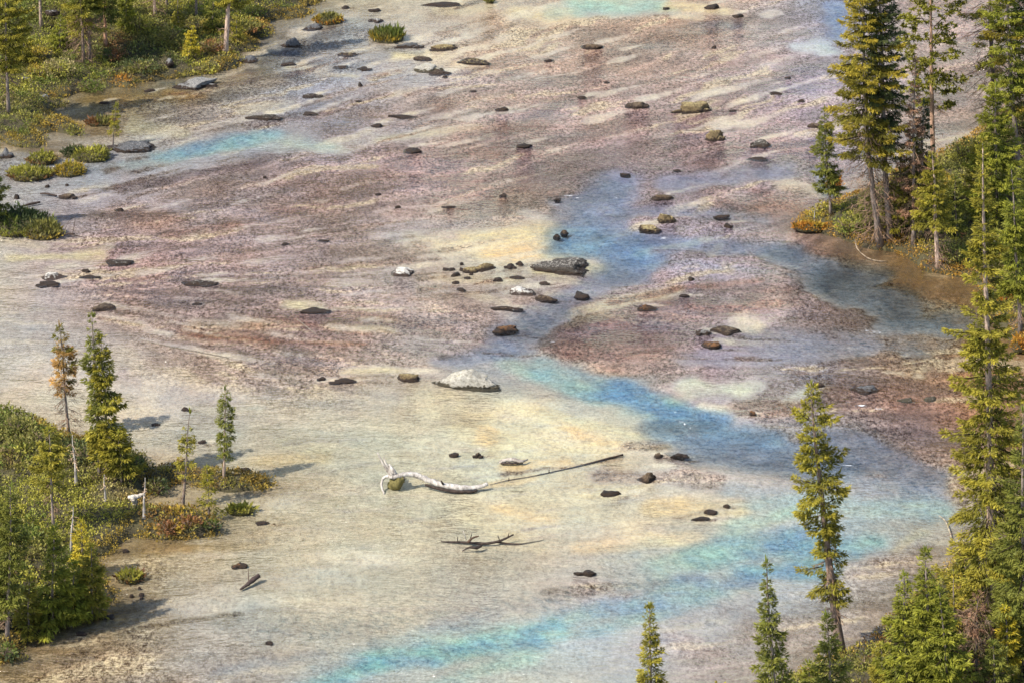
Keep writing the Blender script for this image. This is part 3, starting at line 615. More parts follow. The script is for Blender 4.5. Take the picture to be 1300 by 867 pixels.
def flow_tail(x, y, L, w, c, a):             # silt or weed drawn out along the current, thinning as it goes
    n = max(3, int(L / 14)); dx = L / n
    for i in range(n):
        y2 = y - slope_at(x, y) * dx * 1.05; f = 1 - i / n
        TAILS.append((x, y, x + dx, y2, max(2.6, w * (.45 + .55 * f)), c, a * (.35 + .65 * f))); x, y = x + dx, y2
CRM, DRK = (216, 207, 184), (126, 104, 98)
for (x, y, wd, h, *_x) in ROCKS:
    if 60 < x < 1010 and y < 690 and 8 < wd < 60:
        flow_tail(x + wd * .1, y - h * .55, wd * _r.uniform(.9, 2.2), max(5, h * .75), CRM, _r.uniform(.6, .95))
        if _r.random() < .6: flow_tail(x + wd * .3, y + h * .4, wd * _r.uniform(.8, 1.8), 3.2, (120, 108, 110), _r.uniform(.35, .6))
for (x, y, L, a) in [(590,150,45,.7),(420,180,60,.5),(680,70,50,.5),(700,48,50,.5),(770,78,40,.7),(790,62,25,.8),(930,132,40,.95),(745,152,55,.6),(760,120,60,.7),(870,165,70,.7),(940,158,60,.7),(700,192,30,.5),(560,185,60,.6),(550,150,60,.5),(410,135,45,.5),(455,165,40,.4),
    (600,128,40,.4),(640,100,60,.4),(480,92,40,.5),(560,120,40,.5),(330,305,40,.5),(370,302,35,.6),(385,295,25,.5),(100,255,40,.4),(400,255,20,.4),(240,330,40,.4),(160,325,30,.6),(180,345,40,.5),(250,348,40,.6),(230,300,30,.4),
    (1010,110,30,.5),(880,98,40,.4),(960,70,30,.4),(990,40,25,.5),(650,22,60,.5),(600,60,40,.4),(640,140,30,.4),(310,330,50,.4),(440,330,50,.4),(480,300,60,.4),(420,360,60,.4),(340,350,40,.3),(1050,235,30,.5),
    (190,415,90,.5),(300,400,80,.5),(340,420,100,.4),(240,440,80,.4),(420,415,90,.4),(460,405,60,.5),(130,400,60,.4),(40,390,60,.4),(350,445,90,.35)]:
    flow_tail(x, y, L * 1.1, _r.uniform(4, 10), CRM, a)
for (x, y, L, a) in [(300,350,70,.5),(450,290,80,.4),(560,265,70,.4),(260,300,80,.4),(690,120,80,.4),(820,105,90,.4),(450,215,90,.35),(330,425,100,.4),(600,205,80,.4),(520,380,80,.4),(380,340,80,.4),(840,190,70,.35),(740,180,80,.3)]:
    flow_tail(x, y, L, 5, DRK, a)
for _ in range(150):
    x, y = _r.uniform(120, 1010), _r.uniform(15, 480)
    if (x < 430 and y < 190 - x * .35) or (700 < x < 900 and 225 < y < 360): continue
    d = _r.random() < .5
    flow_tail(x, y, _r.uniform(30, 120), _r.uniform(2.8, 6.5), DRK if d else CRM, _r.uniform(.25, .55))
for _ in range(45):
    flow_tail(_r.uniform(220, 850), _r.uniform(500, 800), _r.uniform(40, 160), _r.uniform(2.8, 6), _r.choice([(160, 150, 140), (214, 208, 190), (150, 148, 150)]), _r.uniform(.2, .45))

# ------------------------------------------------------------------ riverbed
KB = 0.64
def mat_bed():
    m, nt, ns, ln = newmat('silt_and_algae_bed')
    a = nd(ns, 'ShaderNodeAttribute', attribute_name='tint')
    tc = nd(ns, 'ShaderNodeTexCoord'); mp = nd(ns, 'ShaderNodeMapping'); mp.inputs['Rotation'].default_value = (0, 0, 0.12); mp.inputs['Scale'].default_value = (0.85, 0.55, 1)
    ln.new(tc.outputs['Object'], mp.inputs[0])
    n1 = nd(ns, 'ShaderNodeTexNoise', Scale=5.6, Detail=3.0, Roughness=0.85, Distortion=0.2)
    n2 = nd(ns, 'ShaderNodeTexNoise', Scale=0.9, Detail=5.0, Roughness=0.7, Distortion=0.5)
    vo = nd(ns, 'ShaderNodeTexVoronoi', Scale=3.3)
    r1 = ramp(ns, [(0.37, (0.16, 0.115, 0.10)), (0.45, (0.62, 0.56, 0.54)), (0.54, (1.15, 1.13, 1.10)), (0.64, (1.75, 1.72, 1.62))])
    r2 = ramp(ns, [(0.28, (0.82, 0.79, 0.80)), (0.5, (1, 1, 1)), (0.72, (1.1, 1.11, 1.1))])
    r4 = ramp(ns, [(0.35, (0.76, 0.74, 0.73)), (0.5, (1, 1, 1)), (0.65, (1.14, 1.14, 1.13))])
    mA = nd(ns, 'ShaderNodeMix', data_type='RGBA'); mB = nd(ns, 'ShaderNodeMix', data_type='RGBA', blend_type='MULTIPLY'); mB.inputs[0].default_value = 1
    mC = nd(ns, 'ShaderNodeMix', data_type='RGBA', blend_type='MULTIPLY'); mC.inputs[0].default_value = 0.8
    for n in (n1, n2, vo): ln.new(mp.outputs[0], n.inputs['Vector'])
    ln.new(n1.outputs['Fac'], r1.inputs[0]); ln.new(n1.outputs['Fac'], r4.inputs[0]); ln.new(n2.outputs['Fac'], r2.inputs[0])
    n5 = nd(ns, 'ShaderNodeTexNoise', Scale=0.35, Detail=3.0, Roughness=0.6); ln.new(mp.outputs[0], n5.inputs['Vector'])
    m5 = nd(ns, 'ShaderNodeMapRange'); m5.inputs[1].default_value = 0.35; m5.inputs[2].default_value = 0.62; m5.inputs[3].default_value = 0.35; m5.inputs[4].default_value = 1.4
    ln.new(n5.outputs['Fac'], m5.inputs[0])
    m6 = nd(ns, 'ShaderNodeMath', operation='MULTIPLY', use_clamp=True); ln.new(a.outputs['Alpha'], m6.inputs[0]); ln.new(m5.outputs[0], m6.inputs[1])
    ln.new(m6.outputs[0], mA.inputs[0]); ln.new(r4.outputs[0], mA.inputs[6]); ln.new(r1.outputs[0], mA.inputs[7])
    ln.new(a.outputs['Color'], mB.inputs[6]); ln.new(mA.outputs[2], mB.inputs[7])
    ln.new(mB.outputs[2], mC.inputs[6]); ln.new(r2.outputs[0], mC.inputs[7])
    p = nd(ns, 'ShaderNodeBsdfPrincipled', Roughness=0.9); p.inputs['Specular IOR Level'].default_value = 0.0
    b = nd(ns, 'ShaderNodeBump', Strength=0.5, Distance=0.06); o = nd(ns, 'ShaderNodeOutputMaterial')
    ln.new(mC.outputs[2], p.inputs['Base Color']); ln.new(n1.outputs['Fac'], b.inputs['Height']); ln.new(b.outputs[0], p.inputs['Normal']); ln.new(p.outputs[0], o.inputs[0])
    return m

xs, ys = sheet_axes(-50, 50, 0.15, -50, 80, 0.25)
X, Y, q = grid_mesh(xs, ys)
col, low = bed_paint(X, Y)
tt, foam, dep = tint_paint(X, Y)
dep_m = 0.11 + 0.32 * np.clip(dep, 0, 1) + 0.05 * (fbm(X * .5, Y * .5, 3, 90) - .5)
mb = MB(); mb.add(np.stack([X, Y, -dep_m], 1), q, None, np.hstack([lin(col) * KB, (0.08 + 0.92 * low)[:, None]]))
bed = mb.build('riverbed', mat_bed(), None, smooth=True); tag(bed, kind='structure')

# ------------------------------------------------------------------ water: clear, rippled, tinted where it runs deep
def mat_water():
    m, nt, ns, ln = newmat('clear_river_water')
    a = nd(ns, 'ShaderNodeAttribute', attribute_name='tint'); rp = nd(ns, 'ShaderNodeAttribute', attribute_name='riffle')
    tc = nd(ns, 'ShaderNodeTexCoord')
    mp = nd(ns, 'ShaderNodeMapping'); mp.inputs['Scale'].default_value = (0.55, 1.15, 1); mp.inputs['Rotation'].default_value = (0, 0, -0.12)
    ln.new(tc.outputs['Object'], mp.inputs[0])
    n1 = nd(ns, 'ShaderNodeTexNoise', Scale=3.6, Detail=4.0, Roughness=0.6, Distortion=0.5)
    n2 = nd(ns, 'ShaderNodeTexNoise', Scale=0.8, Detail=3.0, Roughness=0.55, Distortion=0.4)
    for n in (n1, n2): ln.new(mp.outputs[0], n.inputs['Vector'])
    ad = nd(ns, 'ShaderNodeMath', operation='MULTIPLY_ADD'); ad.inputs[1].default_value = 1.6
    ln.new(n2.outputs['Fac'], ad.inputs[0]); ln.new(n1.outputs['Fac'], ad.inputs[2])
    st = nd(ns, 'ShaderNodeMath', operation='MULTIPLY_ADD'); st.inputs[1].default_value = 0.8; st.inputs[2].default_value = 0.2
    n6 = nd(ns, 'ShaderNodeTexNoise', Scale=0.12, Detail=4.0, Roughness=0.6); mp6 = nd(ns, 'ShaderNodeMapping'); mp6.inputs['Scale'].default_value = (0.45, 1.0, 1); mp6.inputs['Rotation'].default_value = (0, 0, -0.3)
    ln.new(tc.outputs['Object'], mp6.inputs[0]); ln.new(mp6.outputs[0], n6.inputs['Vector'])
    mr = nd(ns, 'ShaderNodeMapRange'); mr.inputs[1].default_value = 0.38; mr.inputs[2].default_value = 0.62; mr.inputs[3].default_value = -0.1; mr.inputs[4].default_value = 0.8
    ln.new(n6.outputs['Fac'], mr.inputs[0])
    ma = nd(ns, 'ShaderNodeMath', operation='ADD', use_clamp=True); ln.new(rp.outputs['Fac'], ma.inputs[0]); ln.new(mr.outputs[0], ma.inputs[1])
    ln.new(ma.outputs[0], st.inputs[0])
    b = nd(ns, 'ShaderNodeBump', Distance=0.8); ln.new(st.outputs[0], b.inputs['Strength']); ln.new(ad.outputs[0], b.inputs['Height'])
    lw = nd(ns, 'ShaderNodeLayerWeight', Blend=0.5); ln.new(b.outputs[0], lw.inputs['Normal'])
    pw = nd(ns, 'ShaderNodeMath', operation='POWER'); pw.inputs[1].default_value = 5.0; ln.new(lw.outputs['Facing'], pw.inputs[0])
    fr = nd(ns, 'ShaderNodeMath', operation='MULTIPLY_ADD'); fr.inputs[1].default_value = 0.98; fr.inputs[2].default_value = 0.02; ln.new(pw.outputs[0], fr.inputs[0])
    gl = nd(ns, 'ShaderNodeBsdfGlossy', Roughness=0.06); ln.new(b.outputs[0], gl.inputs['Normal'])
    # short wavelets: ripple shading painted into the tint as dark dashes
    mw = nd(ns, 'ShaderNodeMapping'); mw.inputs['Scale'].default_value = (2.0, 3.4, 1); ln.new(tc.outputs['Object'], mw.inputs[0])
    nw = nd(ns, 'ShaderNodeTexNoise', Scale=1.0, Detail=3.0, Roughness=0.7, Distortion=0.8); ln.new(mw.outputs[0], nw.inputs['Vector'])
    rw = ramp(ns, [(0.36, (0.50, 0.60, 0.68)), (0.50, (1, 1, 1))]); ln.new(nw.outputs['Fac'], rw.inputs[0])
    sw = nd(ns, 'ShaderNodeMath', operation='MULTIPLY_ADD', use_clamp=True); sw.inputs[1].default_value = 0.75; sw.inputs[2].default_value = 0.22; ln.new(rp.outputs['Fac'], sw.inputs[0])
    xw = nd(ns, 'ShaderNodeMix', data_type='RGBA', blend_type='MULTIPLY'); ln.new(sw.outputs[0], xw.inputs[0]); ln.new(a.outputs['Color'], xw.inputs[6]); ln.new(rw.outputs[0], xw.inputs[7])
    tr = nd(ns, 'ShaderNodeBsdfTransparent'); ln.new(xw.outputs[2], tr.inputs['Color'])
    mx = nd(ns, 'ShaderNodeMixShader'); ln.new(fr.outputs[0], mx.inputs[0]); ln.new(tr.outputs[0], mx.inputs[1]); ln.new(gl.outputs[0], mx.inputs[2])
    # broken white water
    n3 = nd(ns, 'ShaderNodeTexNoise', Scale=3.0, Detail=4.0, Roughness=0.7); ln.new(mp.outputs[0], n3.inputs['Vector'])
    fm = nd(ns, 'ShaderNodeMath', operation='MULTIPLY'); ln.new(a.outputs['Alpha'], fm.inputs[0]); ln.new(n3.outputs['Fac'], fm.inputs[1])
    fr2 = ramp(ns, [(0.36, (0, 0, 0)), (0.52, (1, 1, 1))]); ln.new(fm.outputs[0], fr2.inputs[0])
    df = nd(ns, 'ShaderNodeBsdfDiffuse', Color=(0.75, 0.78, 0.8, 1))
    m2 = nd(ns, 'ShaderNodeMixShader'); ln.new(fr2.outputs[0], m2.inputs[0]); ln.new(mx.outputs[0], m2.inputs[1]); ln.new(df.outputs[0], m2.inputs[2])
    o = nd(ns, 'ShaderNodeOutputMaterial'); ln.new(m2.outputs[0], o.inputs[0])
    return m
xs, ys = sheet_axes(-50, 50, 0.3, -50, 80, 0.45)
X, Y, q = grid_mesh(xs, ys)
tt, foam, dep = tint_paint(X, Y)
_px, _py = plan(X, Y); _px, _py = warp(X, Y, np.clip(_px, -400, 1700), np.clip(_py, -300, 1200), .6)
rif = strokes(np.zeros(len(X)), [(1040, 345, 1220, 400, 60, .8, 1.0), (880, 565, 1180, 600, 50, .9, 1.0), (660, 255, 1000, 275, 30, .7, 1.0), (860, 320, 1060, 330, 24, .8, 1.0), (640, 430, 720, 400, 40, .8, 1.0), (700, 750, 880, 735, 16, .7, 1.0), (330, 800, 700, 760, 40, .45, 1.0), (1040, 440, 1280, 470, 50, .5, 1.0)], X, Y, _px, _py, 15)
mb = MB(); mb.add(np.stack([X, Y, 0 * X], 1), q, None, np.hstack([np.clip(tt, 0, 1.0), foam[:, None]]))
water = mb.build('river_water', mat_water(), None, smooth=True); tag(water, kind='structure')
ra = water.data.attributes.new('riffle', 'FLOAT', 'POINT')
ra.data.foreach_set('value', np.clip(dep * 1.5 + rif, 0, 1).astype(np.float32))

# ------------------------------------------------------------------ banks
def mat_soil():
    m, nt, ns, ln = newmat('mossy_soil')
    tc = nd(ns, 'ShaderNodeTexCoord'); n = nd(ns, 'ShaderNodeTexNoise', Scale=0.8, Detail=6.0, Roughness=0.7)
    r = ramp(ns, [(0.3, (0.025, 0.018, 0.010)), (0.5, (0.05, 0.042, 0.016)), (0.7, (0.085, 0.075, 0.025))])
    n2 = nd(ns, 'ShaderNodeTexNoise', Scale=7.0, Detail=5.0); b = nd(ns, 'ShaderNodeBump', Strength=0.8, Distance=0.15)
    p = nd(ns, 'ShaderNodeBsdfPrincipled', Roughness=0.9); o = nd(ns, 'ShaderNodeOutputMaterial')
    ln.new(tc.outputs['Object'], n.inputs['Vector']); ln.new(tc.outputs['Object'], n2.inputs['Vector'])
    ln.new(n.outputs['Fac'], r.inputs[0]); ln.new(r.outputs[0], p.inputs['Base Color'])
    ln.new(n2.outputs['Fac'], b.inputs['Height']); ln.new(b.outputs[0], p.inputs['Normal']); ln.new(p.outputs[0], o.inputs[0])
    return m
M_SOIL = mat_soil()
for k, (sl, lip, pts) in LANDS.items():
    P = POLY[k]
    x0, y0 = np.maximum(P.min(0) - 1, (-70, -75)); x1, y1 = np.minimum(P.max(0) + 1, (75, 120))
    gx = np.arange(x0, x1, 0.3); gy = np.arange(y0, y1, 0.3)
    X, Y, q = grid_mesh(gx, gy)
    s = sdist(P, X, Y); h = bank_h(k, X, Y, s)
    keep = (s > -0.9)[q].any(1); q = q[keep]
    u, inv = np.unique(q.ravel(), return_inverse=True)
    mb = MB(); mb.add(np.stack([X, Y, np.maximum(h, -1.4)], 1)[u], inv.reshape(-1, 4))
    tag(mb.build(k, M_SOIL, None, smooth=True, col=False), kind='structure')

# ------------------------------------------------------------------ ground cover on the banks
GREEN, YGREEN, OLIVE, DKGREEN, GOLD, ORANGE, RUSSET, STRAW = [np.array(c) for c in
  [(0.095, 0.115, 0.022), (0.235, 0.22, 0.034), (0.15, 0.14, 0.036), (0.05, 0.065, 0.024), (0.27, 0.19, 0.025), (0.33, 0.14, 0.02), (0.16, 0.075, 0.03), (0.24, 0.20, 0.09)]]
ZONES = [ # x, y, rx, ry, colour, height factor
 (110,655,120,40,YGREEN,.6),(60,640,60,30,YGREEN,.55),(140,690,60,30,YGREEN,.6),(60,560,110,30,OLIVE,1.5),(25,545,50,20,GREEN,1.7),(120,585,80,18,DKGREEN,1.4),(225,668,60,14,RUSSET,1.0),(240,665,30,14,GOLD,.9),(265,670,24,12,DKGREEN,1.1),(200,625,22,20,DKGREEN,1.1),
 (215,596,30,8,RUSSET,.8),(310,612,40,8,DKGREEN,.9),(45,785,30,20,YGREEN,.7),(10,820,25,20,DKGREEN,1.0),(180,600,20,16,DKGREEN,1.1),(90,610,60,14,OLIVE,.8),(150,640,40,14,STRAW,.6),
 (60,75,30,20,YGREEN,.9),(210,20,60,16,YGREEN,1.0),(130,95,40,8,YGREEN,.7),(25,120,30,16,YGREEN,.8),(330,12,40,8,GOLD,.8),(100,60,20,12,GOLD,1.0),(270,50,20,8,GOLD,.9),(45,92,25,14,GOLD,.9),(95,105,50,14,GREEN,.7),(170,60,60,25,OLIVE,1.2),(210,40,60,18,OLIVE,1.3),(180,90,60,14,DKGREEN,1.1),(150,75,20,12,RUSSET,1.0),(270,75,30,12,RUSSET,.9),(290,80,20,6,YGREEN,.6),(250,85,20,7,YGREEN,.7),
 (155,107,16,6,ORANGE,.6),(370,14,60,12,GREEN,.8),(370,20,40,5,GOLD,.7),(330,30,25,8,RUSSET,.8),(310,50,20,14,OLIVE,1.1),(40,150,60,20,OLIVE,.8),(75,163,30,8,GOLD,.6),(30,175,40,12,GREEN,.9),(90,20,60,25,YGREEN,1.1),(30,30,40,40,GREEN,1.2),(180,10,40,10,YGREEN,1.0),(270,20,60,18,YGREEN,1.0),
 (1030,285,24,7,GOLD,.6),(1045,292,20,5,ORANGE,.6),(1075,300,30,10,YGREEN,1.0),(1110,308,30,7,GOLD,.7),(1135,313,20,6,ORANGE,.7),(1165,330,16,14,GOLD,.8),(1190,344,25,8,ORANGE,.7),(1215,345,14,6,GOLD,.7),(1225,310,40,25,OLIVE,1.3),(1260,370,20,12,GOLD,.8),(1290,430,22,12,ORANGE,1.0),(1285,380,25,16,YGREEN,.9),
 (1060,245,20,14,ORANGE,.8),(1200,220,50,30,OLIVE,1.2),(1240,190,20,12,GOLD,1.0),(1150,270,60,25,DKGREEN,1.0),
 (1110,830,50,16,RUSSET,.8),(1150,800,25,14,RUSSET,.8),(1090,850,40,20,OLIVE,.9),(1190,800,60,50,OLIVE,1.0),(1260,800,60,50,OLIVE,1.2),(1130,815,24,8,ORANGE,.7),(1095,840,20,8,YGREEN,.7),(1210,715,20,8,GOLD,.8),
]
def cover(k, dens, name, fr=.55):
    P = POLY[k]
    x0, y0 = np.maximum(P.min(0), (-48, -62)); x1, y1 = np.minimum(P.max(0), (50, 92))
    n = int((x1 - x0) * (y1 - y0) * dens)
    x = RNG.uniform(x0, x1, n); y = RNG.uniform(y0, y1, n)
    s = sdist(P, x, y) + 0.55 * (fbm(x * 0.9, y * 0.9, 3, 5) - 0.5)
    px, py = plan(x, y)
    m = (s > -0.32) & (px > -90) & (px < 1400) & (py > -130) & (py < 1000)
    x, y, s, px, py = x[m], y[m], s[m], px[m], py[m]
    z = np.maximum(land_h(x, y), -0.05)
    n = len(x)
    big = fbm(x * 0.35, y * 0.35, 3, 15); mid = fbm(x * 1.1, y * 1.1, 3, 25)
    t = np.clip((big - 0.3) / 0.4, 0, 1)[:, None]
    col = OLIVE * (1 - t) + YGREEN * t
    col = np.where((mid > 0.6)[:, None], GREEN, col); col = np.where((mid < 0.36)[:, None], DKGREEN * 0.6 + RUSSET * 0.4, col)
    hf = 0.6 + 1.2 * sm(0.4, 0.75, fbm(x * 0.6, y * 0.6, 3, 35))
    for (zx, zy, rx, ry, c, f) in ZONES:
        d = np.hypot((px - zx) / rx, (py - zy) / ry) + (mid - .5) * 0.9
        a = sm(1.25, 0.5, d) * (0.85 * (RNG.random(n) < 0.85))
        col = col * (1 - a)[:, None] + c * a[:, None]; hf = hf * (1 - a) + f * a
    edge = sm(1.3, 0.4, s) * np.where(fbm(x * .5, y * .5, 2, 45) > 0.42, fr, fr * fr * .5)       # autumn fringe at the water
    col = col * (1 - edge)[:, None] + (GOLD * 0.45 + ORANGE * .25 + RUSSET * 0.35) * edge[:, None]
    hf = hf * (1 - 0.4 * sm(.7, 0, s))
    lv = 15
    R = 0.16 + 0.26 * hf * RNG.uniform(.5, 1.2, n)
    H = 0.10 + 0.34 * hf * RNG.uniform(.5, 1.25, n)
    u = RNG.normal(size=(n, lv, 3)); u[..., 2] = np.abs(u[..., 2]) * 0.9 + 0.1
    u /= np.linalg.norm(u, axis=2)[..., None]
    rr = RNG.uniform(0.45, 1.0, (n, lv))
    Pp = np.stack([x, y, z], 1)[:, None, :] + u * (rr[..., None] * np.stack([R, R, H], 1)[:, None, :])
    D = u * 0.7 + RNG.normal(size=(n, lv, 3)) * 0.45; D[..., 2] += 0.35
    D /= np.linalg.norm(D, axis=2)[..., None]
    L = RNG.uniform(0.09, 0.22, (n, lv)) * np.clip(.45 + .5 * hf, .6, 1.15)[:, None]; Wd = L * RNG.uniform(0.4, 0.75, (n, lv))
    cc = col[:, None, :] * RNG.uniform(0.9, 2.1, (n, lv, 1)) * RNG.uniform(.75, 1.25, (n, 1, 1))
    odd = RNG.random((n, lv)) < 0.06
    cc = np.where(odd[..., None], STRAW * RNG.uniform(.6, 1.3, (n, lv, 1)), cc)
    mb = MB(); mb.kites(Pp.reshape(-1, 3), D.reshape(-1, 3), L.ravel(), Wd.ravel(), cc.reshape(-1, 3))
    tag(mb.build(name, M_LEAF, None), kind='stuff')
cover('upper_left_bank', 10, 'undergrowth')
cover('lower_left_bank', 13, 'undergrowth')
cover('islet', 15, 'undergrowth')
cover('right_bank', 9, 'undergrowth', .95)
cover('lower_right_bank', 7, 'undergrowth')

# ------------------------------------------------------------------ stones
def ico(n):
    import bmesh
    bm = bmesh.new(); bmesh.ops.create_icosphere(bm, subdivisions=n, radius=1)
    V = np.array([v.co[:] for v in bm.verts]); T = np.array([[v.index for v in f.verts] for f in bm.faces]); bm.free()
    return V, T
ICO = {n: ico(n) for n in (2, 3, 4, 5)}
def n3(V, sc, seed, o=3):
    return (fbm(V[:, 0] * sc + 3.1, V[:, 1] * sc + V[:, 2] * sc * .7, o, seed) + fbm(V[:, 2] * sc - 1.7, V[:, 0] * sc * .8 - V[:, 1] * sc, o, seed + 50)) / 2
def lump(rr, sub, form, cuts):
    V, T = ICO[sub]; V = V.copy()
    for _ in range(cuts):                                # broken faces
        nrm = rr.normal(size=3); nrm[2] = abs(nrm[2]) * .8; nrm /= np.linalg.norm(nrm)
        d = rr.uniform(.42, .85); e = V @ nrm - d; V = V - np.outer(np.maximum(e, 0), nrm)
    q = rr.uniform(0, 40)
    r = 1 + .55 * (n3(V + q, 1.6, 3) - .5) + .5 * (n3(V + q, 4.0, 5) - .5) + .35 * (n3(V + q, 9, 7) - .5)
    return V * r[:, None], T
def stone(x, y, wd, h, stuff, form, label, group=None):
    rr = np.random.default_rng(int(x * 977 + y * 131))
    land = max(0.0, float(land_h(*at(x, y)[:2])))
    s = scale_at(at(x, y, land))
    W2 = wd / s / 2 * 1.15
    ar = {'b': .75, 'f': .7, 'l': .42, 's': .7, 'w': .65, 'big': .36}[form]
    D2 = max(.06, min(W2 * ar, h / s / 0.41 * {'b': .5, 'f': .75, 'l': .6, 's': .75, 'w': .45, 'big': .4}[form]))
    hz = max(0.045, (h / s - 0.41 * D2) / 0.91 * (.8 if form == 'big' else .72))
    sub = 3 if wd < 22 else 4 if wd < 60 else 5
    V, T = lump(rr, sub, form, {'b': 9, 'f': 7, 'l': 8, 's': 9, 'w': 8, 'big': 14}[form]); V = V.copy()
    if form in ('f', 's'): V[:, 2] = np.minimum(V[:, 2], .5 + .2 * V[:, 0] * rr.choice([-1, 1]) + .12 * V[:, 1] + .2 * (n3(V, 5, 9) - .5))
    if form == 'w': V[:, 2] *= .35 + .65 * (np.clip(V[:, 0], -1, 1) * .5 + .5) ** 1.3 * 1.3
    if form == 'l': V[:, 2] *= .55 + .8 * n3(V, 1.8, 60)
    if form == 's': V[:, 1] *= 1 - .55 * np.clip(-V[:, 0], 0, 1)
    if form == 'big':
        V[:, 2] *= np.interp(V[:, 0], [-1, -.6, -.3, 0, .2, .42, .7, 1], [.3, .6, .72, .95, 1.0, .74, .62, .5])
    top = V[:, 2].max()
    V = V * np.array([1 / max(.5, np.abs(V[:, 0]).max()), 1 / max(.5, np.abs(V[:, 1]).max()), 1])
    V[:, 2] = np.where(V[:, 2] > 0, V[:, 2] / top, V[:, 2])
    parts = [(V, T)]
    if form in ('b', 'l', 'f') and wd > 9 and stuff != 'white':         # broken shoulders joined to the main block
        for _ in range(rr.integers(1, 4)):
            v, t = lump(rr, max(2, sub - 1), form, 6); f = rr.uniform(.35, .62)
            parts.append((v * [f, f * 1.1, f * rr.uniform(.6, 1.1)] + [rr.choice([-1, 1]) * rr.uniform(.45, .8), rr.uniform(-.55, .1), 0], t))
    n = 0; vs = []; ts = []
    for v, t in parts: vs.append(v); ts.append(t + n); n += len(v)
    V = np.vstack(vs); T = np.vstack(ts)
    V = V * np.array([W2 / np.abs(V[:, 0]).max(), D2 / np.abs(V[:, 1]).max(), 1])
    V[:, 2] = np.where(V[:, 2] > 0, np.minimum(V[:, 2], 1) * hz, V[:, 2] * .35)
    a = -.30 if form == 'big' else rr.uniform(-.2, .2); ca, sa = math.cos(a), math.sin(a)
    V[:, :2] = V[:, :2] @ np.array([[ca, sa], [-sa, ca]])
    B = at(x, y + h * .5, land); B[1] += D2 * .9; B[2] = land - .01
    mb = MB(); mb.add(V + B, None, T)
    o = mb.build('stone' if wd < 22 else 'boulder', ROCKM[stuff], None, loc=B, smooth=False, col=False)
    tag(o, label, 'rock', group); return o
for r in ROCKS: stone(*r[:7], group='stones lying in the river')
for grp, lst in TINY:
    for (x, y, wd, h, lab) in lst: stone(x, y, wd, h, 'dark', 'b', lab, grp)

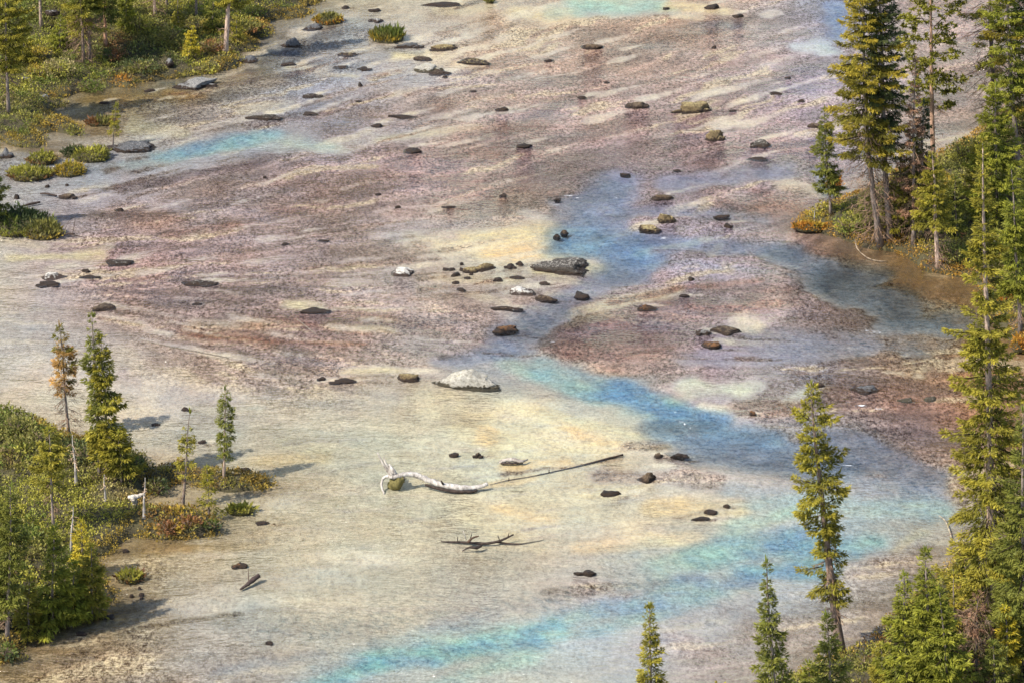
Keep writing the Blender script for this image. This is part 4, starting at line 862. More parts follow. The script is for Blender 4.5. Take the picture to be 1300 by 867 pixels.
# ------------------------------------------------------------------ conifers
NCOL = {'green': (0.085, 0.100, 0.017), 'yellow': (0.165, 0.150, 0.018), 'ygreen': (0.135, 0.135, 0.017), 'bright': (0.11, 0.128, 0.015), 'dark': (0.042, 0.058, 0.020), 'orange': (0.20, 0.135, 0.04),
        'gold': (0.24, 0.22, 0.02), 'brown': (0.15, 0.10, 0.06)}
def conifer(pts, prof, colour, label, group, dens=1.0, dead=None, r0=None, style='spruce', name='spruce_tree', tip=None, bark=(1, 1, 1), mix=None, leaf=1.0, gaps=.35):
    rr = np.random.default_rng(int(abs(pts[0][0]) * 31 + abs(pts[0][1]) * 7 + abs(pts[-1][0])))
    B = ground(*pts[0]); yb = B[1]
    ctrl = [B] + [upright(px, py, yb) for px, py in pts[1:]]
    ctrl = np.array(ctrl); cl = np.concatenate([[0], np.cumsum(np.linalg.norm(np.diff(ctrl, axis=0), axis=1))]); Lt = cl[-1]
    s = scale_at((B + ctrl[-1]) / 2)
    ff = np.linspace(0, 1, 15)
    axis = np.stack([np.interp(ff * Lt, cl, ctrl[:, i]) for i in range(3)], 1)
    if len(pts) > 2:
        for _ in range(2): axis[1:-1] = (axis[:-2] + 2 * axis[1:-1] + axis[2:]) / 4
    axis[:, 0] += .02 * Lt ** .5 * np.sin(ff * 7 + rr.uniform(0, 6)) * ff; axis[:, 1] += .02 * Lt ** .5 * np.sin(ff * 6 + 1) * ff
    def ax(f): return np.stack([np.interp(f, ff, axis[:, i]) for i in range(3)], -1)
    r0 = (r0 or (0.0115 * Lt + 0.02)) * .85
    t = empty(name, B); tag(t, label, 'tree', group)
    mb = MB(); a2 = axis.copy(); a2[0, 2] -= .3
    mb.tube(a2, r0 * ((1 - ff) ** .8 * .93 + .07 * (1 - ff)) + .012 + r0 * .5 * np.exp(-ff * Lt / .35), 8, bark, jitter=.12)
    mb.build('trunk', M_BARK if style != 'snag' else M_DEAD, t, smooth=True)
    base = np.array(NCOL.get(colour, NCOL['green'])) * 1.7
    if prof:
        pf = np.array([p[0] for p in prof]); pw = np.array([p[1] for p in prof]) / s * (1.05 if 'left' in group else 1.22)
        f0, f1 = pf[0], pf[-1]
        nb = int(dens * (f1 - f0) * Lt * 10) + 14
        f = f0 + (f1 - f0) * np.sort(rr.random(nb)) ** .95
        # whorls
        wh = np.round(f * Lt / .38) * .38 / Lt; f = np.clip(f * .4 + wh * .6, f0, f1)
        az = np.arange(nb) * 2.399 + rr.uniform(-.7, .7, nb)
        sect = vnoise(f * Lt * .9 + 5, az * .0 + np.floor((az % 6.283) / 1.57) * 3.3, int(B[0]) % 30)
        L = np.interp(f, pf, pw) * rr.uniform(.6, 1.15, nb) * (1 - gaps + 1.5 * gaps * sect)
        L = np.maximum(L, .10)
        rel = (f - f0) / (f1 - f0 + 1e-6)
        slope = -.42 + .95 * rel ** 1.6 + rr.normal(0, .12, nb)
        if style == 'pine': slope = .05 + .5 * rel + rr.normal(0, .15, nb)
        root = ax(f); hd = np.stack([np.cos(az), np.sin(az), 0 * az], 1)
        cr = MB()
        bd = hd + np.stack([0 * az, 0 * az, slope], 1); bd /= np.linalg.norm(bd, axis=1)[:, None]
        cr.kites(root, bd, L * .95, .02 + .028 * L, np.tile(np.array([.10, .08, .06]), (nb, 1)), mat=1)
        if style == 'pine':
            nt_ = np.maximum(4, (L * 9 * dens).astype(int)); tt = None
        else:
            nt_ = np.maximum(14, (L * 100).astype(int))
        bi = np.repeat(np.arange(nb), nt_); N = len(bi)
        if style == 'pine':
            tt = 1 - .55 * rr.random(N) ** 1.3
            k = 11
            bi = np.repeat(bi, k); tt = np.repeat(tt, k); N = len(bi)
            cl_ = np.repeat(rr.normal(size=(N // k, 3)) * .10, k, 0); cl_[:, 2] *= .6
            side = hd[bi][:, [1, 0, 2]] * np.array([-1, 1, 1])
            lat = np.repeat(rr.uniform(-1, 1, N // k), k) * L[bi] * .33
            P = root[bi] + hd[bi] * (L[bi] * tt)[:, None] + side * lat[:, None] + cl_
            P[:, 2] += slope[bi] * L[bi] * tt
            D = rr.normal(size=(N, 3)); D[:, 2] = D[:, 2] * .7 + .5; D += hd[bi] * .5
            Lk = rr.uniform(.22, .36, N) * leaf; Wk = rr.uniform(.07, .11, N) * leaf
            young = rr.random(N) * .6
        else:
            tt = .12 + .88 * rr.random(N) ** .75
            side = hd[bi][:, [1, 0, 2]] * np.array([-1, 1, 1])
            sg = rr.choice([-1, 1], N); lat = sg * (rr.random(N) ** 1.2) * (.34 * L[bi] * (1 - tt) + .14) 
            P = root[bi] + hd[bi] * (L[bi] * tt)[:, None] + side * lat[:, None]
            P[:, 2] += slope[bi] * L[bi] * tt - .10 * L[bi] * tt * (1 - tt) * 2 + .16 * L[bi] * tt ** 2 * (1 - rel[bi]) - rr.random(N) ** 2 * .16 * (1.1 - rel[bi])
            P += rr.normal(size=(N, 3)) * .03
            D = hd[bi] * .75 + side * (sg * rr.uniform(.2, .9, N))[:, None] + rr.normal(size=(N, 3)) * .3
            D[:, 2] += slope[bi] * .6 - .12 + .35 * (tt > .85)
            Lk = rr.uniform(.13, .29, N) * leaf * (.75 + .35 * np.clip(L[bi], 0, 1)); Wk = Lk * rr.uniform(.17, .30, N)
            young = tt
        D /= np.linalg.norm(D, axis=1)[:, None]
        bc = base[None] * rr.uniform(.72, 1.28, (nb, 1))
        if mix is not None:
            mk = rr.random(nb) < mix[1] * (1 - rel * .6); bc = np.where(mk[:, None], np.array(NCOL[mix[0]])[None] * rr.uniform(.7, 1.2, (nb, 1)), bc)
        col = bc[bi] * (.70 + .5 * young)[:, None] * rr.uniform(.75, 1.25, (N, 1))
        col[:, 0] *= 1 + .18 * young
        if tip: 
            a = sm(tip[0], 1, rel[bi])[:, None]; col = col * (1 - a) + np.array(NCOL[tip[1]]) * rr.uniform(.75, 1.25, (N, 1)) * a
        cr.kites(P, D, Lk, Wk, col, bend=.12, N=np.tile([0, 0, 1.0], (N, 1)) + rr.normal(size=(N, 3)) * .45)
        m2 = rr.random(N) < .6
        cr.kites(P[m2], D[m2] + rr.normal(size=(m2.sum(), 3)) * .25, Lk[m2] * .9, Wk[m2], col[m2] * .92, bend=.2)
        # leader
        cr.kites(np.tile(axis[-1] - [0, 0, .25], (6, 1)), np.array([0, 0, 1.0]) + rr.normal(size=(6, 3)) * .22, np.full(6, .45), np.full(6, .09), np.tile(base, (6, 1)))
        cr.build('crown', [M_NEEDLE, M_TWIG], t)
    if dead:
        d0, d1, dw, dd = dead
        nb = int(dd * (d1 - d0) * Lt * 9) + 4
        f = rr.uniform(d0, d1, nb); az = rr.uniform(0, 6.283, nb); L = dw / s * rr.uniform(.45, 1.15, nb)
        hd = np.stack([np.cos(az), np.sin(az), rr.uniform(-.75, -.05, nb)], 1); hd /= np.linalg.norm(hd, axis=1)[:, None]
        tc = np.array([1.1, .95, .85]) if style != 'snag' else np.array([3.0, 2.8, 2.5])
        db = MB(); root = ax(f)
        db.kites(root, hd, L, np.full(nb, .035) + .012 * L, np.tile(tc, (nb, 1)) * rr.uniform(.6, 1.6, (nb, 1)), bend=.06)
        k = 9
        bi = np.repeat(np.arange(nb), k); tt = rr.uniform(.25, 1, len(bi))
        P = root[bi] + hd[bi] * (L[bi] * tt)[:, None]
        D = hd[bi] * .7 + rr.normal(size=(len(bi), 3)) * .5; D[:, 2] -= .35; D /= np.linalg.norm(D, axis=1)[:, None]
        db.kites(P, D, L[bi] * rr.uniform(.18, .45, len(bi)), np.full(len(bi), .028), np.tile(tc, (len(bi), 1)) * rr.uniform(.5, 1.7, (len(bi), 1)))
        o = db.build('dead_branches', M_TWIG, t); o['kind'] = 'stuff'
    return t

gL, gU, gR, gF = 'spruces on the lower left bank', 'spruces on the upper left bank', 'conifers on the right bank point', 'conifers on the near right slope'
# lower left bank
conifer([(88,556),(81,480),(76,413)], [(.42,10),(.55,24),(.7,20),(.85,13),(1,2)], 'orange', 'slender sickly spruce with orange needles and a bare brown lower half', gL, .8, (.1,.62,24,1.6), mix=('ygreen',.4), tip=(.6,'ygreen'), gaps=.5)
conifer([(127,604),(122,500),(118,399)], [(.2,10),(.45,17),(.7,16),(.85,9),(1,2)], 'green', 'taller darker spruce of the twin pair on the lower left bank', gL, .9)
conifer([(136,606),(133,500),(129,425)], [(.12,22),(.3,28),(.5,23),(.75,16),(.9,8),(1,2)], 'ygreen', 'broader yellow green spruce of the twin pair on the lower left bank', gL, 1.15, (.02,.2,18,1.2))
conifer([(284,606),(286,550),(285,492)], [(.24,10),(.34,13),(.6,12),(.85,8),(1,2)], 'green', 'neat small spruce with a pale bare foot standing on the narrow islet', gL, 1.3, bark=(1.8,1.7,1.6), leaf=.85, gaps=.45)
conifer([(232,644),(237,580),(241,521)], [(.28,11),(.45,13),(.65,10),(.78,8),(.84,2)], 'ygreen', 'thin sparse spruce with a bare spike tip beside the water channel', gL, .65, (.05,.5,10,1.0), leaf=.8, mix=('orange',.3))
conifer([(266,656),(264,625),(263,592)], [(.25,17),(.4,14),(.65,11),(.85,7),(1,2)], 'ygreen', 'little open spruce on the tufted spit of the lower left bank', gL, .9, leaf=.8, gaps=.5)
conifer([(68,674),(65,610),(62,543)], [(.45,24),(.6,28),(.8,20),(1,5)], 'ygreen', 'spruce with a straight bare grey trunk in the middle of the grassy bank', gL, .8, (.2,.5,20,1.0), bark=(1.3,1.3,1.3), gaps=.5)
conifer([(154,614),(153,580),(150,548)], [(.3,30),(.55,34),(.8,20),(1,5)], 'ygreen', 'low wide spreading conifer right of the twin spruces', gL, 1.3, (.1,.4,18,1.0), gaps=.5)
conifer([(66,795),(67,735),(68,670)], [(.08,32),(.3,28),(.6,18),(.8,10),(1,3)], 'bright', 'bushy bright green young spruce low at the left by the water', gL, 1.2)
conifer([(104,722),(104,690),(104,660)], [(.1,15),(.4,14),(.7,9),(1,2)], 'gold', 'small golden green spruce behind the bushy young spruces at the left', gL, 1.2, leaf=.8)
conifer([(116,782),(116,735),(117,692)], [(.08,24),(.35,24),(.65,17),(.85,9),(1,4)], 'ygreen', 'dense dark green young spruce overhanging the water at the lower left', gL, 1.3)
conifer([(90,790),(92,750),(94,712)], [(.1,28),(.4,26),(.7,14),(1,3)], 'bright', 'short bright spruce squeezed between the two bushy young spruces', gL, 1.2)
conifer([(9,812),(12,720),(14,618)], [(.25,20),(.45,24),(.7,18),(.88,9),(1,3)], 'green', 'dark spruce at the left edge with a bare leaning grey foot', gL, 1.0, (.08,.3,18,1.2))
conifer([(-4,802),(-6,710),(-8,600)], [(.2,28),(.5,28),(.8,15),(1,3)], 'green', 'dark spruce cut by the left edge, behind the one with the leaning foot', gL, 1.0)
conifer([(36,800),(36,770),(37,735)], [(.05,22),(.4,18),(.75,9),(1,2)], 'ygreen', 'short yellow green spruce at the foot of the left edge spruces', gL, 1.1, leaf=.85)
conifer([(-16,292),(-14,230),(-12,168)], [(.2,24),(.5,22),(.8,12),(1,3)], 'green', 'spruce mostly beyond the left edge above the bushy islet', gL, 1.0)
conifer([(97,616),(95,585),(92,552)], None, 'green', 'thin white dead snag left of the twin spruces', 'dead snags on the lower left bank', 1, (.4,.95,9,1.2), r0=.09, style='snag', name='dead_snag')
conifer([(183,657),(183,632),(184,606)], None, 'green', 'short pale dead stem at the tip of the grassy bank by the channel', 'dead snags on the lower left bank', 1, (.5,.95,6,.6), r0=.08, style='snag', name='dead_snag')
conifer([(90,700),(91,672),(93,643)], None, 'green', 'thin grey dead stem behind the bright young spruce', 'dead snags on the lower left bank', 1, (.5,.95,6,.6), r0=.07, style='snag', name='dead_snag')
conifer([(134,636),(133,620),(132,602)], None, 'green', 'short grey dead stem in the grass below the twin spruces', 'dead snags on the lower left bank', 1, (.5,.95,5,.6), r0=.06, style='snag', name='dead_snag')
# upper left bank
conifer([(11,144),(8,60),(5,-45)], [(.33,30),(.5,34),(.75,24),(1,4)], 'ygreen', 'spruce with a dark trunk standing at the left end of the upper bank', gU, 1.0, (.1,.42,16,1.2))
conifer([(52,36),(50,-40),(48,-130)], [(.32,24),(.6,26),(.85,14),(1,3)], 'green', 'bare pale trunk rising out of frame left of the brown skirted spruce', gU, .9, (.1,.3,12,.4), bark=(1.7,1.6,1.5))
conifer([(106,79),(103,0),(100,-95)], [(.28,26),(.45,32),(.7,24),(1,3)], 'ygreen', 'big spruce wearing a broad skirt of dead brown twigs', gU, .8, (.04,.40,26,3.0), bark=(1.3,1.2,1.1))
conifer([(114,77),(112,0),(110,-85)], [(.4,24),(.6,22),(1,3)], 'green', 'twin trunk right behind the brown skirted spruce', gU, .7, (.05,.5,16,1.6))
conifer([(134,60),(132,-20),(130,-115)], [(.27,28),(.5,28),(.75,18),(1,3)], 'green', 'spruce with a reddish sunlit bare trunk right of the skirted one', gU, .9, (.12,.34,22,1.4), bark=(2.2,1.55,1.2))
conifer([(197,22),(194,-50),(192,-135)], [(.3,24),(.6,24),(1,3)], 'green', 'grey trunk with dead twigs at the top edge above the middle of the bank', gU, .9, (.03,.3,20,1.5), bark=(1.6,1.5,1.4))
conifer([(212,12),(211,-50),(210,-120)], [(.3,18),(.6,16),(1,3)], 'green', 'thin trunk at the top edge right of the grey trunk with twigs', gU, .8, (.03,.3,12,.8))
conifer([(249,24),(249,-40),(248,-110)], [(.33,16),(.6,14),(1,3)], 'green', 'thin brown trunk at the top edge between the grey and the pale trunks', gU, .8, (.03,.3,10,.8))
conifer([(286,68),(291,0),(296,-120)], [(.34,20),(.55,24),(.8,14),(1,3)], 'ygreen', 'leaning pale grey trunk near the right tip of the upper bank', gU, .8, (.03,.36,14,1.0), bark=(2.1,1.95,1.8), r0=.24)
conifer([(300,52),(300,36),(301,18)], [(.1,12),(.5,10),(1,2)], 'ygreen', 'small bushy spruce behind the leaning pale trunk', gU, 1.0, leaf=.8)
conifer([(239,74),(242,56),(244,35)], [(.25,12),(.5,9),(.8,6),(1,2)], 'gold', 'small glowing yellow spruce on the upper bank', gU, 1.3, leaf=.85)
conifer([(143,184),(145,158),(147,133)], [(.25,8),(.5,9),(.75,6),(1,2)], 'ygreen', 'tiny spruce standing in the water beside the flat slate stone', gU, 1.4, leaf=.75, gaps=.6)
conifer([(76,62),(76,44),(77,22)], [(.1,15),(.5,11),(1,2)], 'bright', 'young green spruce behind the yellow shrubs, left of the skirted spruce', gU, 1.1)
conifer([(30,80),(30,55),(30,25)], [(.1,16),(.5,13),(1,2)], 'ygreen', 'young spruce between the leftmost trunk and the bare pale trunk', gU, 1.0)
conifer([(160,40),(160,10),(160,-30)], [(.1,15),(.5,12),(1,2)], 'bright', 'young spruce right of the reddish trunk at the top', gU, .9)
conifer([(270,40),(270,18),(271,-10)], [(.1,12),(.5,10),(1,2)], 'green', 'young spruce between the thin brown trunk and the leaning pale trunk', gU, .9)
conifer([(226,44),(226,20),(226,-14)], [(.15,9),(.5,8),(1,2)], 'ygreen', 'slim young spruce above the glowing yellow spruce', gU, .8)
# right bank point
conifer([(1117,309),(1102,200),(1096,60),(1090,-70)], [(.30,34),(.42,40),(.52,46),(.66,42),(.85,30),(1,8)], 'yellow', 'big yellow tinged spruce leaning back, frontmost of the tall right bank group', gR, .95, (.03,.42,36,2.4), mix=('ygreen',.45), gaps=.55)
conifer([(1130,305),(1122,180),(1118,60),(1116,-60)], [(.32,20),(.5,30),(.75,28),(1,6)], 'dark', 'dark shaded spruce close behind the big yellow tinged one', gR, .9, (.04,.45,26,2.0), gaps=.5)
conifer([(1185,222),(1183,100),(1180,-10),(1178,-80)], [(.28,24),(.4,34),(.6,36),(.8,30),(1,12)], 'ygreen', 'tall tufted pine with open clumps of needles on the right bank', gR, .62, (.1,.35,22,.8), style='pine', name='pine_tree', bark=(1.9,1.5,1.2), r0=.22)
conifer([(1160,309),(1160,200),(1161,74)], [(.16,26),(.35,24),(.5,14),(.7,8),(.85,5),(1,2)], 'brown', 'narrow brown half dead spire in front of the tufted pine', gR, 1.0, (.05,.55,22,1.6), mix=('ygreen',.45), leaf=.85)
conifer([(1169,299),(1170,220),(1172,130)], [(.25,22),(.5,20),(.8,10),(1,3)], 'dark', 'thick grey trunk in the shade right of the brown spire', gR, .9, (.05,.3,18,1.0), bark=(1.7,1.7,1.6), r0=.26)
conifer([(1191,337),(1187,270),(1184,196)], [(.36,24),(.55,24),(.8,14),(1,3)], 'ygreen', 'spruce with a whitish trunk and dead twigs right at the water edge', gR, .9, (.04,.42,24,1.8), bark=(2.5,2.3,2.1), r0=.20)
conifer([(1055,273),(1050,210),(1046,139)], [(.22,14),(.35,18),(.6,13),(.85,7),(1,2)], 'green', 'small separate spruce on the tip of the right bank point', gR, 1.2, (.1,.25,10,.8), gaps=.5)
conifer([(1268,200),(1260,80),(1252,-80)], [(.38,22),(.5,30),(.65,36),(.85,28),(1,6)], 'ygreen', 'dark trunked tree with drooping bare twigs at the upper right', gR, .32, (.12,.8,46,1.6), r0=.28, bark=(.7,.65,.65), gaps=.8)
conifer([(1296,246),(1284,110),(1274,-80)], [(.3,28),(.55,30),(.8,24),(1,6)], 'bright', 'tall light green spruce near the upper right corner', gR, .9, (.1,.4,26,1.6), mix=('yellow',.3))
conifer([(1310,230),(1306,100),(1302,-70)], [(.2,26),(.6,24),(1,5)], 'dark', 'dark spruce cut by the right edge in the upper corner', gR, .9, (.05,.3,20,1.0))
conifer([(1266,286),(1265,200),(1263,108)], [(.1,34),(.35,34),(.6,28),(.85,14),(1,4)], 'bright', 'full green young spruce in the middle of the right bank wood', gR, 1.2)
conifer([(1244,262),(1244,220),(1242,178)], [(.1,20),(.5,18),(1,3)], 'ygreen', 'low bushy spruce on the back rim of the right bank point', gR, 1.1)
conifer([(1296,424),(1290,320),(1283,212)], [(.25,24),(.45,26),(.65,20),(.85,11),(1,2)], 'bright', 'pointed light green spruce right of the tallest near tree', gR, 1.1, (.05,.3,20,1.2))
conifer([(1302,360),(1302,280),(1303,190)], [(.1,24),(.5,20),(1,3)], 'green', 'dark green spruce at the right edge behind the pointed light green one', gR, 1.0)
conifer([(1215,300),(1213,262),(1212,226)], [(.1,16),(.5,14),(1,3)], 'green', 'small shaded spruce beside the white stone in the right bank wood', gR, .9)
conifer([(1140,300),(1141,250),(1143,200)], [(.1,20),(.5,16),(1,3)], 'ygreen', 'short spruce filling the gap behind the two big front trunks', gR, .8, (.02,.4,16,1.4))
conifer([(1100,293),(1098,270),(1097,246)], [(.1,16),(.5,13),(1,3)], 'green', 'small bush like spruce at the left foot of the big yellow tinged spruce', gR, 1.0)
conifer([(1262,326),(1262,318),(1262,303)], None, 'green', 'white broken stub standing between the right bank trunks', 'dead snags on the right bank', 1, None, r0=.22, style='snag', name='dead_snag')
conifer([(1034,282),(1034,276),(1034,268)], None, 'green', 'tiny white dead stick upright on the orange tip of the point', 'dead snags on the right bank', 1, None, r0=.04, style='snag', name='dead_snag')
# near right slope
conifer([(1260,806),(1256,640),(1254,440),(1249,176)], [(.07,62),(.16,64),(.28,56),(.40,42),(.50,44),(.56,30),(.64,36),(.70,18),(.78,20),(.9,12),(1,2)], 'ygreen', 'tallest tree, a near spruce spanning most of the right side', gF, 1.0, (.02,.3,50,.9), r0=.30, bark=(1.8,1.7,1.6), gaps=.5)
conifer([(1068,832),(1058,760),(1045,660),(1036,560),(1031,487)], [(.22,16),(.3,24),(.36,34),(.44,18),(.52,30),(.62,34),(.8,27),(.92,15),(1,3)], 'ygreen', 'leaning spruce with a long bare curved foot by the near right shore', gF, .85, (.12,.55,22,1.0), r0=.30, bark=(1.1,1.0,.95), gaps=.6)
conifer([(1180,905),(1178,800),(1176,697)], [(.1,38),(.4,32),(.65,20),(.85,10),(1,3)], 'bright', 'lush green near spruce left of the tallest tree', gF, 1.1, gaps=.3)
conifer([(1152,900),(1150,810),(1147,727)], [(.1,34),(.45,28),(.7,17),(.9,7),(1,2)], 'bright', 'slimmer green near spruce leftmost of the lush trio', gF, 1.1, gaps=.3)
conifer([(1204,910),(1200,830),(1194,748)], [(.1,36),(.45,30),(.75,16),(1,3)], 'bright', 'green near spruce rightmost of the lush trio', gF, 1.1, gaps=.3)
conifer([(1214,850),(1212,790),(1211,728)], [(.2,22),(.5,20),(.8,12),(1,4)], 'yellow', 'thin yellowish spruce between the lush trio and the tallest tree', gF, .8, (.05,.5,22,1.6), mix=('brown',.3))
conifer([(1279,868),(1278,815),(1276,770)], [(.15,14),(.5,13),(.85,7),(1,2)], 'gold', 'small bright yellow spruce in the lower right brush', gF, 1.2)
conifer([(1304,850),(1300,700),(1297,520)], [(.1,46),(.35,44),(.65,28),(.9,10),(1,3)], 'green', 'dark green spruce at the right edge beside the tallest tree', gF, .9, (.03,.25,36,1.2), gaps=.5)
conifer([(829,968),(827,860),(823,768)], [(.1,26),(.4,20),(.7,11),(.9,5),(1,2)], 'ygreen', 'small pointed spruce top rising alone from the bottom edge', gF, 1.2)
conifer([(988,985),(981,850),(974,712)], [(.1,34),(.4,26),(.55,20),(.8,10),(1,2)], 'green', 'tall slim spruce top at the bottom edge left of the leaning spruce', gF, 1.1, gaps=.5)
conifer([(1056,940),(1053,860),(1051,781)], [(.1,38),(.4,30),(.7,15),(.9,7),(1,2)], 'green', 'spruce top in front of the foot of the leaning spruce', gF, 1.15)
conifer([(1030,930),(1029,885),(1028,842)], [(.1,26),(.5,18),(1,3)], 'bright', 'low spruce top at the bottom edge between two taller tops', gF, 1.1)
conifer([(1240,868),(1240,810),(1240,756)], [(.1,20),(.5,18),(1,4)], 'brown', 'brown twiggy dying spruce at the foot of the tallest tree', gF, .6, (.03,.95,28,2.6), mix=('green',.3))
conifer([(1262,905),(1262,860),(1262,815)], [(.1,30),(.5,24),(1,4)], 'green', 'short green spruce in the bottom right corner brush', gF, 1.0, (.05,.6,26,1.4))
conifer([(1230,760),(1229,735),(1228,702)], [(.1,24),(.5,20),(1,4)], 'ygreen', 'short bushy spruce at the left foot of the tallest tree by the shore', gF, 1.0, (.05,.5,18,1.2))
conifer([(1290,790),(1289,740),(1289,690)], [(.1,30),(.5,24),(1,4)], 'green', 'short dark spruce right of the tallest trunk near the right edge', gF, 1.0)
conifer([(1122,880),(1120,850),(1119,815)], [(.1,18),(.5,14),(1,3)], 'ygreen', 'knee high spruce left of the lush trio on the russet slope', gF, 1.0)

# ------------------------------------------------------------------ tufts standing in the water, and shrubs
def tuft(x, y, wd, h, c1, c2, label, grassy=.3, edge=None):
    rr = np.random.default_rng(int(x * 13 + y * 7))
    g = max(0.0, float(land_h(*at(x, y)[:2])))
    s = scale_at(at(x, y, g)); W2 = wd / s / 2; D2 = min(W2 * .8, h / s / .41 * .42); hz = max(.12, (h / s - .3 * D2) / .92 * .75)
    B = at(x, y + h * .45, g); B[1] += D2 * .9; B[2] = g
    t = empty('mossy_tuft', B); tag(t, label, 'plant tuft', 'mossy tufts standing in the river')
    V, T = ICO[3]; V = V.copy()
    r = 1 + .5 * (n3(V, 1.8, int(x) % 30) - .5); V = V * r[:, None]
    V = np.where(V[:, 2:3] > 0, V * [1, 1, .8], V * [1, 1, .35 / hz]) * [W2 * .95, D2 * .95, hz]
    mb = MB(); mb.add(V + B, None, T); mb.build('peat_mound', M_SOIL, t, smooth=True, col=False)
    n = int(140 * W2 * D2 * 6 + 160)
    u = rr.normal(size=(n, 3)); u[:, 2] = np.abs(u[:, 2]) * 1.1; u /= np.linalg.norm(u, axis=1)[:, None]
    rad = 1 + .9 * (n3(u, 2.2, int(x) % 30) - .5) + rr.normal(0, .09, n)
    P = B + u * rad[:, None] * [W2 * .95, D2 * .95, hz * .8]
    D = u * [.6, .6, .5] + rr.normal(size=(n, 3)) * .4; D[:, 2] += .3 + grassy; D /= np.linalg.norm(D, axis=1)[:, None]
    k = sm(.35, .65, fbm(P[:, 0] * 1.2, P[:, 1] * 1.2, 3, 5) + .35 * (u[:, 2] - .5))[:, None]
    col = np.array(c1) * (1 - k) + np.array(c2) * k
    if edge is not None:
        e = (sm(.5, .1, u[:, 2]) * (rr.random(n) < .8))[:, None]; col = col * (1 - e) + np.array(edge) * e
    col = col * rr.uniform(.75, 1.7, (n, 1))
    L = rr.uniform(.08, .22, n) * (1 + grassy) * np.where(rr.random(n) < .12, 1.8, 1); mb = MB(); mb.kites(P, D, L, L * rr.uniform(.3, .6, n) / (1 + grassy), col)
    o = mb.build('foliage', M_LEAF, t); o['kind'] = 'stuff'
tuft(115,196,44,22,OLIVE,YGREEN,'largest round green mossy tuft touching the flat slate stone')
tuft(92,193,28,14,DKGREEN,OLIVE,'dark low tuft against the left side of the largest round tuft')
tuft(52,202,34,17,OLIVE,YGREEN,'small round olive tuft between the bank and the reddish edged tuft',edge=RUSSET)
tuft(35,221,54,20,OLIVE,YGREEN,'wide low tuft with a dark red brown rim near the left edge',edge=RUSSET*.6)
tuft(86,216,40,18,GOLD,YGREEN,'yellow mossy tuft right of the red brown rimmed one',edge=GOLD)
tuft(18,283,84,36,GREEN,DKGREEN,'big dark green bushy tuft cut by the left edge',edge=YGREEN,grassy=.5)
tuft(54,293,48,26,STRAW,OLIVE,'yellowish shrubby tuft at the right end of the left edge islet',edge=GOLD,grassy=.5)
tuft(126,155,36,10,RUSSET,OLIVE,'flat brown tuft in the shallows left of the tiny spruce')
tuft(416,24,36,16,GOLD,OLIVE,'orange tuft in the river near the top edge',edge=ORANGE)
tuft(492,45,43,20,OLIVE,GREEN,'lone grass tussock in the upper river',grassy=1.0,edge=GOLD)
tuft(304,648,34,11,OLIVE,YGREEN,'small oval tuft right of the little open spruce')
tuft(163,733,34,15,RUSSET,YGREEN,'round tuft with a dark red side and a green cap off the lower left shrubs',edge=RUSSET*.5)
tuft(345,64,28,12,DKGREEN,RUSSET,'dark tuft at the tip of the upper left bank beside the low grey stone') if False else None
tuft(310,36,40,14,RUSSET,OLIVE,'dark reddish tuft on the tip of the upper left bank behind the pale trunk')
tuft(622,1,10,6,DKGREEN,OLIVE,'tiny green tuft at the very top edge of the river')
tuft(1028,288,40,10,GOLD,ORANGE,'golden orange low plants on the very tip of the right point',edge=ORANGE)
tuft(1060,232,18,22,ORANGE,ORANGE,'orange shrub glowing behind the small separate spruce',grassy=.6)
tuft(1280,380,18,16,GOLD,ORANGE,'golden orange plants left of the pointed light green spruce foot')
tuft(1296,436,22,18,ORANGE,GOLD,'orange plants at the right edge on the lower rim of the point')

def shrub(x, y, wd, h, c1, c2, label, dens=1.0, twiggy=.3):
    rr = np.random.default_rng(int(x * 17 + y * 5))
    B = ground(x, y); s = scale_at(B); W2 = wd / s / 2; H = h / s / .92 * .8
    t = empty('willow_shrub', B); tag(t, label, 'shrub', 'shrubs on the banks')
    mb = MB(); n = 16
    ends = []
    for i in range(n):
        a = rr.uniform(0, 6.283); r = W2 * rr.uniform(.3, .95); e = B + [math.cos(a) * r, math.sin(a) * r * .8, H * rr.uniform(.5, 1.0)]
        m = (B + e) / 2 + [0, 0, H * .12]; mb.tube(np.array([B - [0, 0, .1], m, e]), [.03, .022, .008], 4, (1.2, 1.15, 1.1)); ends.append((B, m, e))
    mb.build('stems', M_TWIG, t)
    N = int(260 * W2 * W2 * H * dens + 150 * dens)
    u = rr.normal(size=(N, 3)); u /= np.linalg.norm(u, axis=1)[:, None]; rad = rr.random(N) ** .4 * (1 + .6 * (n3(u, 2, int(x) % 20) - .5))
    P = B + [0, 0, H * .52] + u * rad[:, None] * [W2, W2 * .8, H * .52]
    D = u + rr.normal(size=(N, 3)) * .6; D[:, 2] += .4; D /= np.linalg.norm(D, axis=1)[:, None]
    k = sm(.4, .6, fbm(P[:, 0] * 1.4, P[:, 2] * 1.4 + P[:, 1], 3, 5))[:, None]
    col = (np.array(c1) * (1 - k) + np.array(c2) * k) * rr.uniform(.85, 1.9, (N, 1))
    L = rr.uniform(.10, .24, N); mb = MB(); mb.kites(P, D, L, L * rr.uniform(.4, .7, N), col)
    o = mb.build('foliage', M_LEAF, t); o['kind'] = 'stuff'
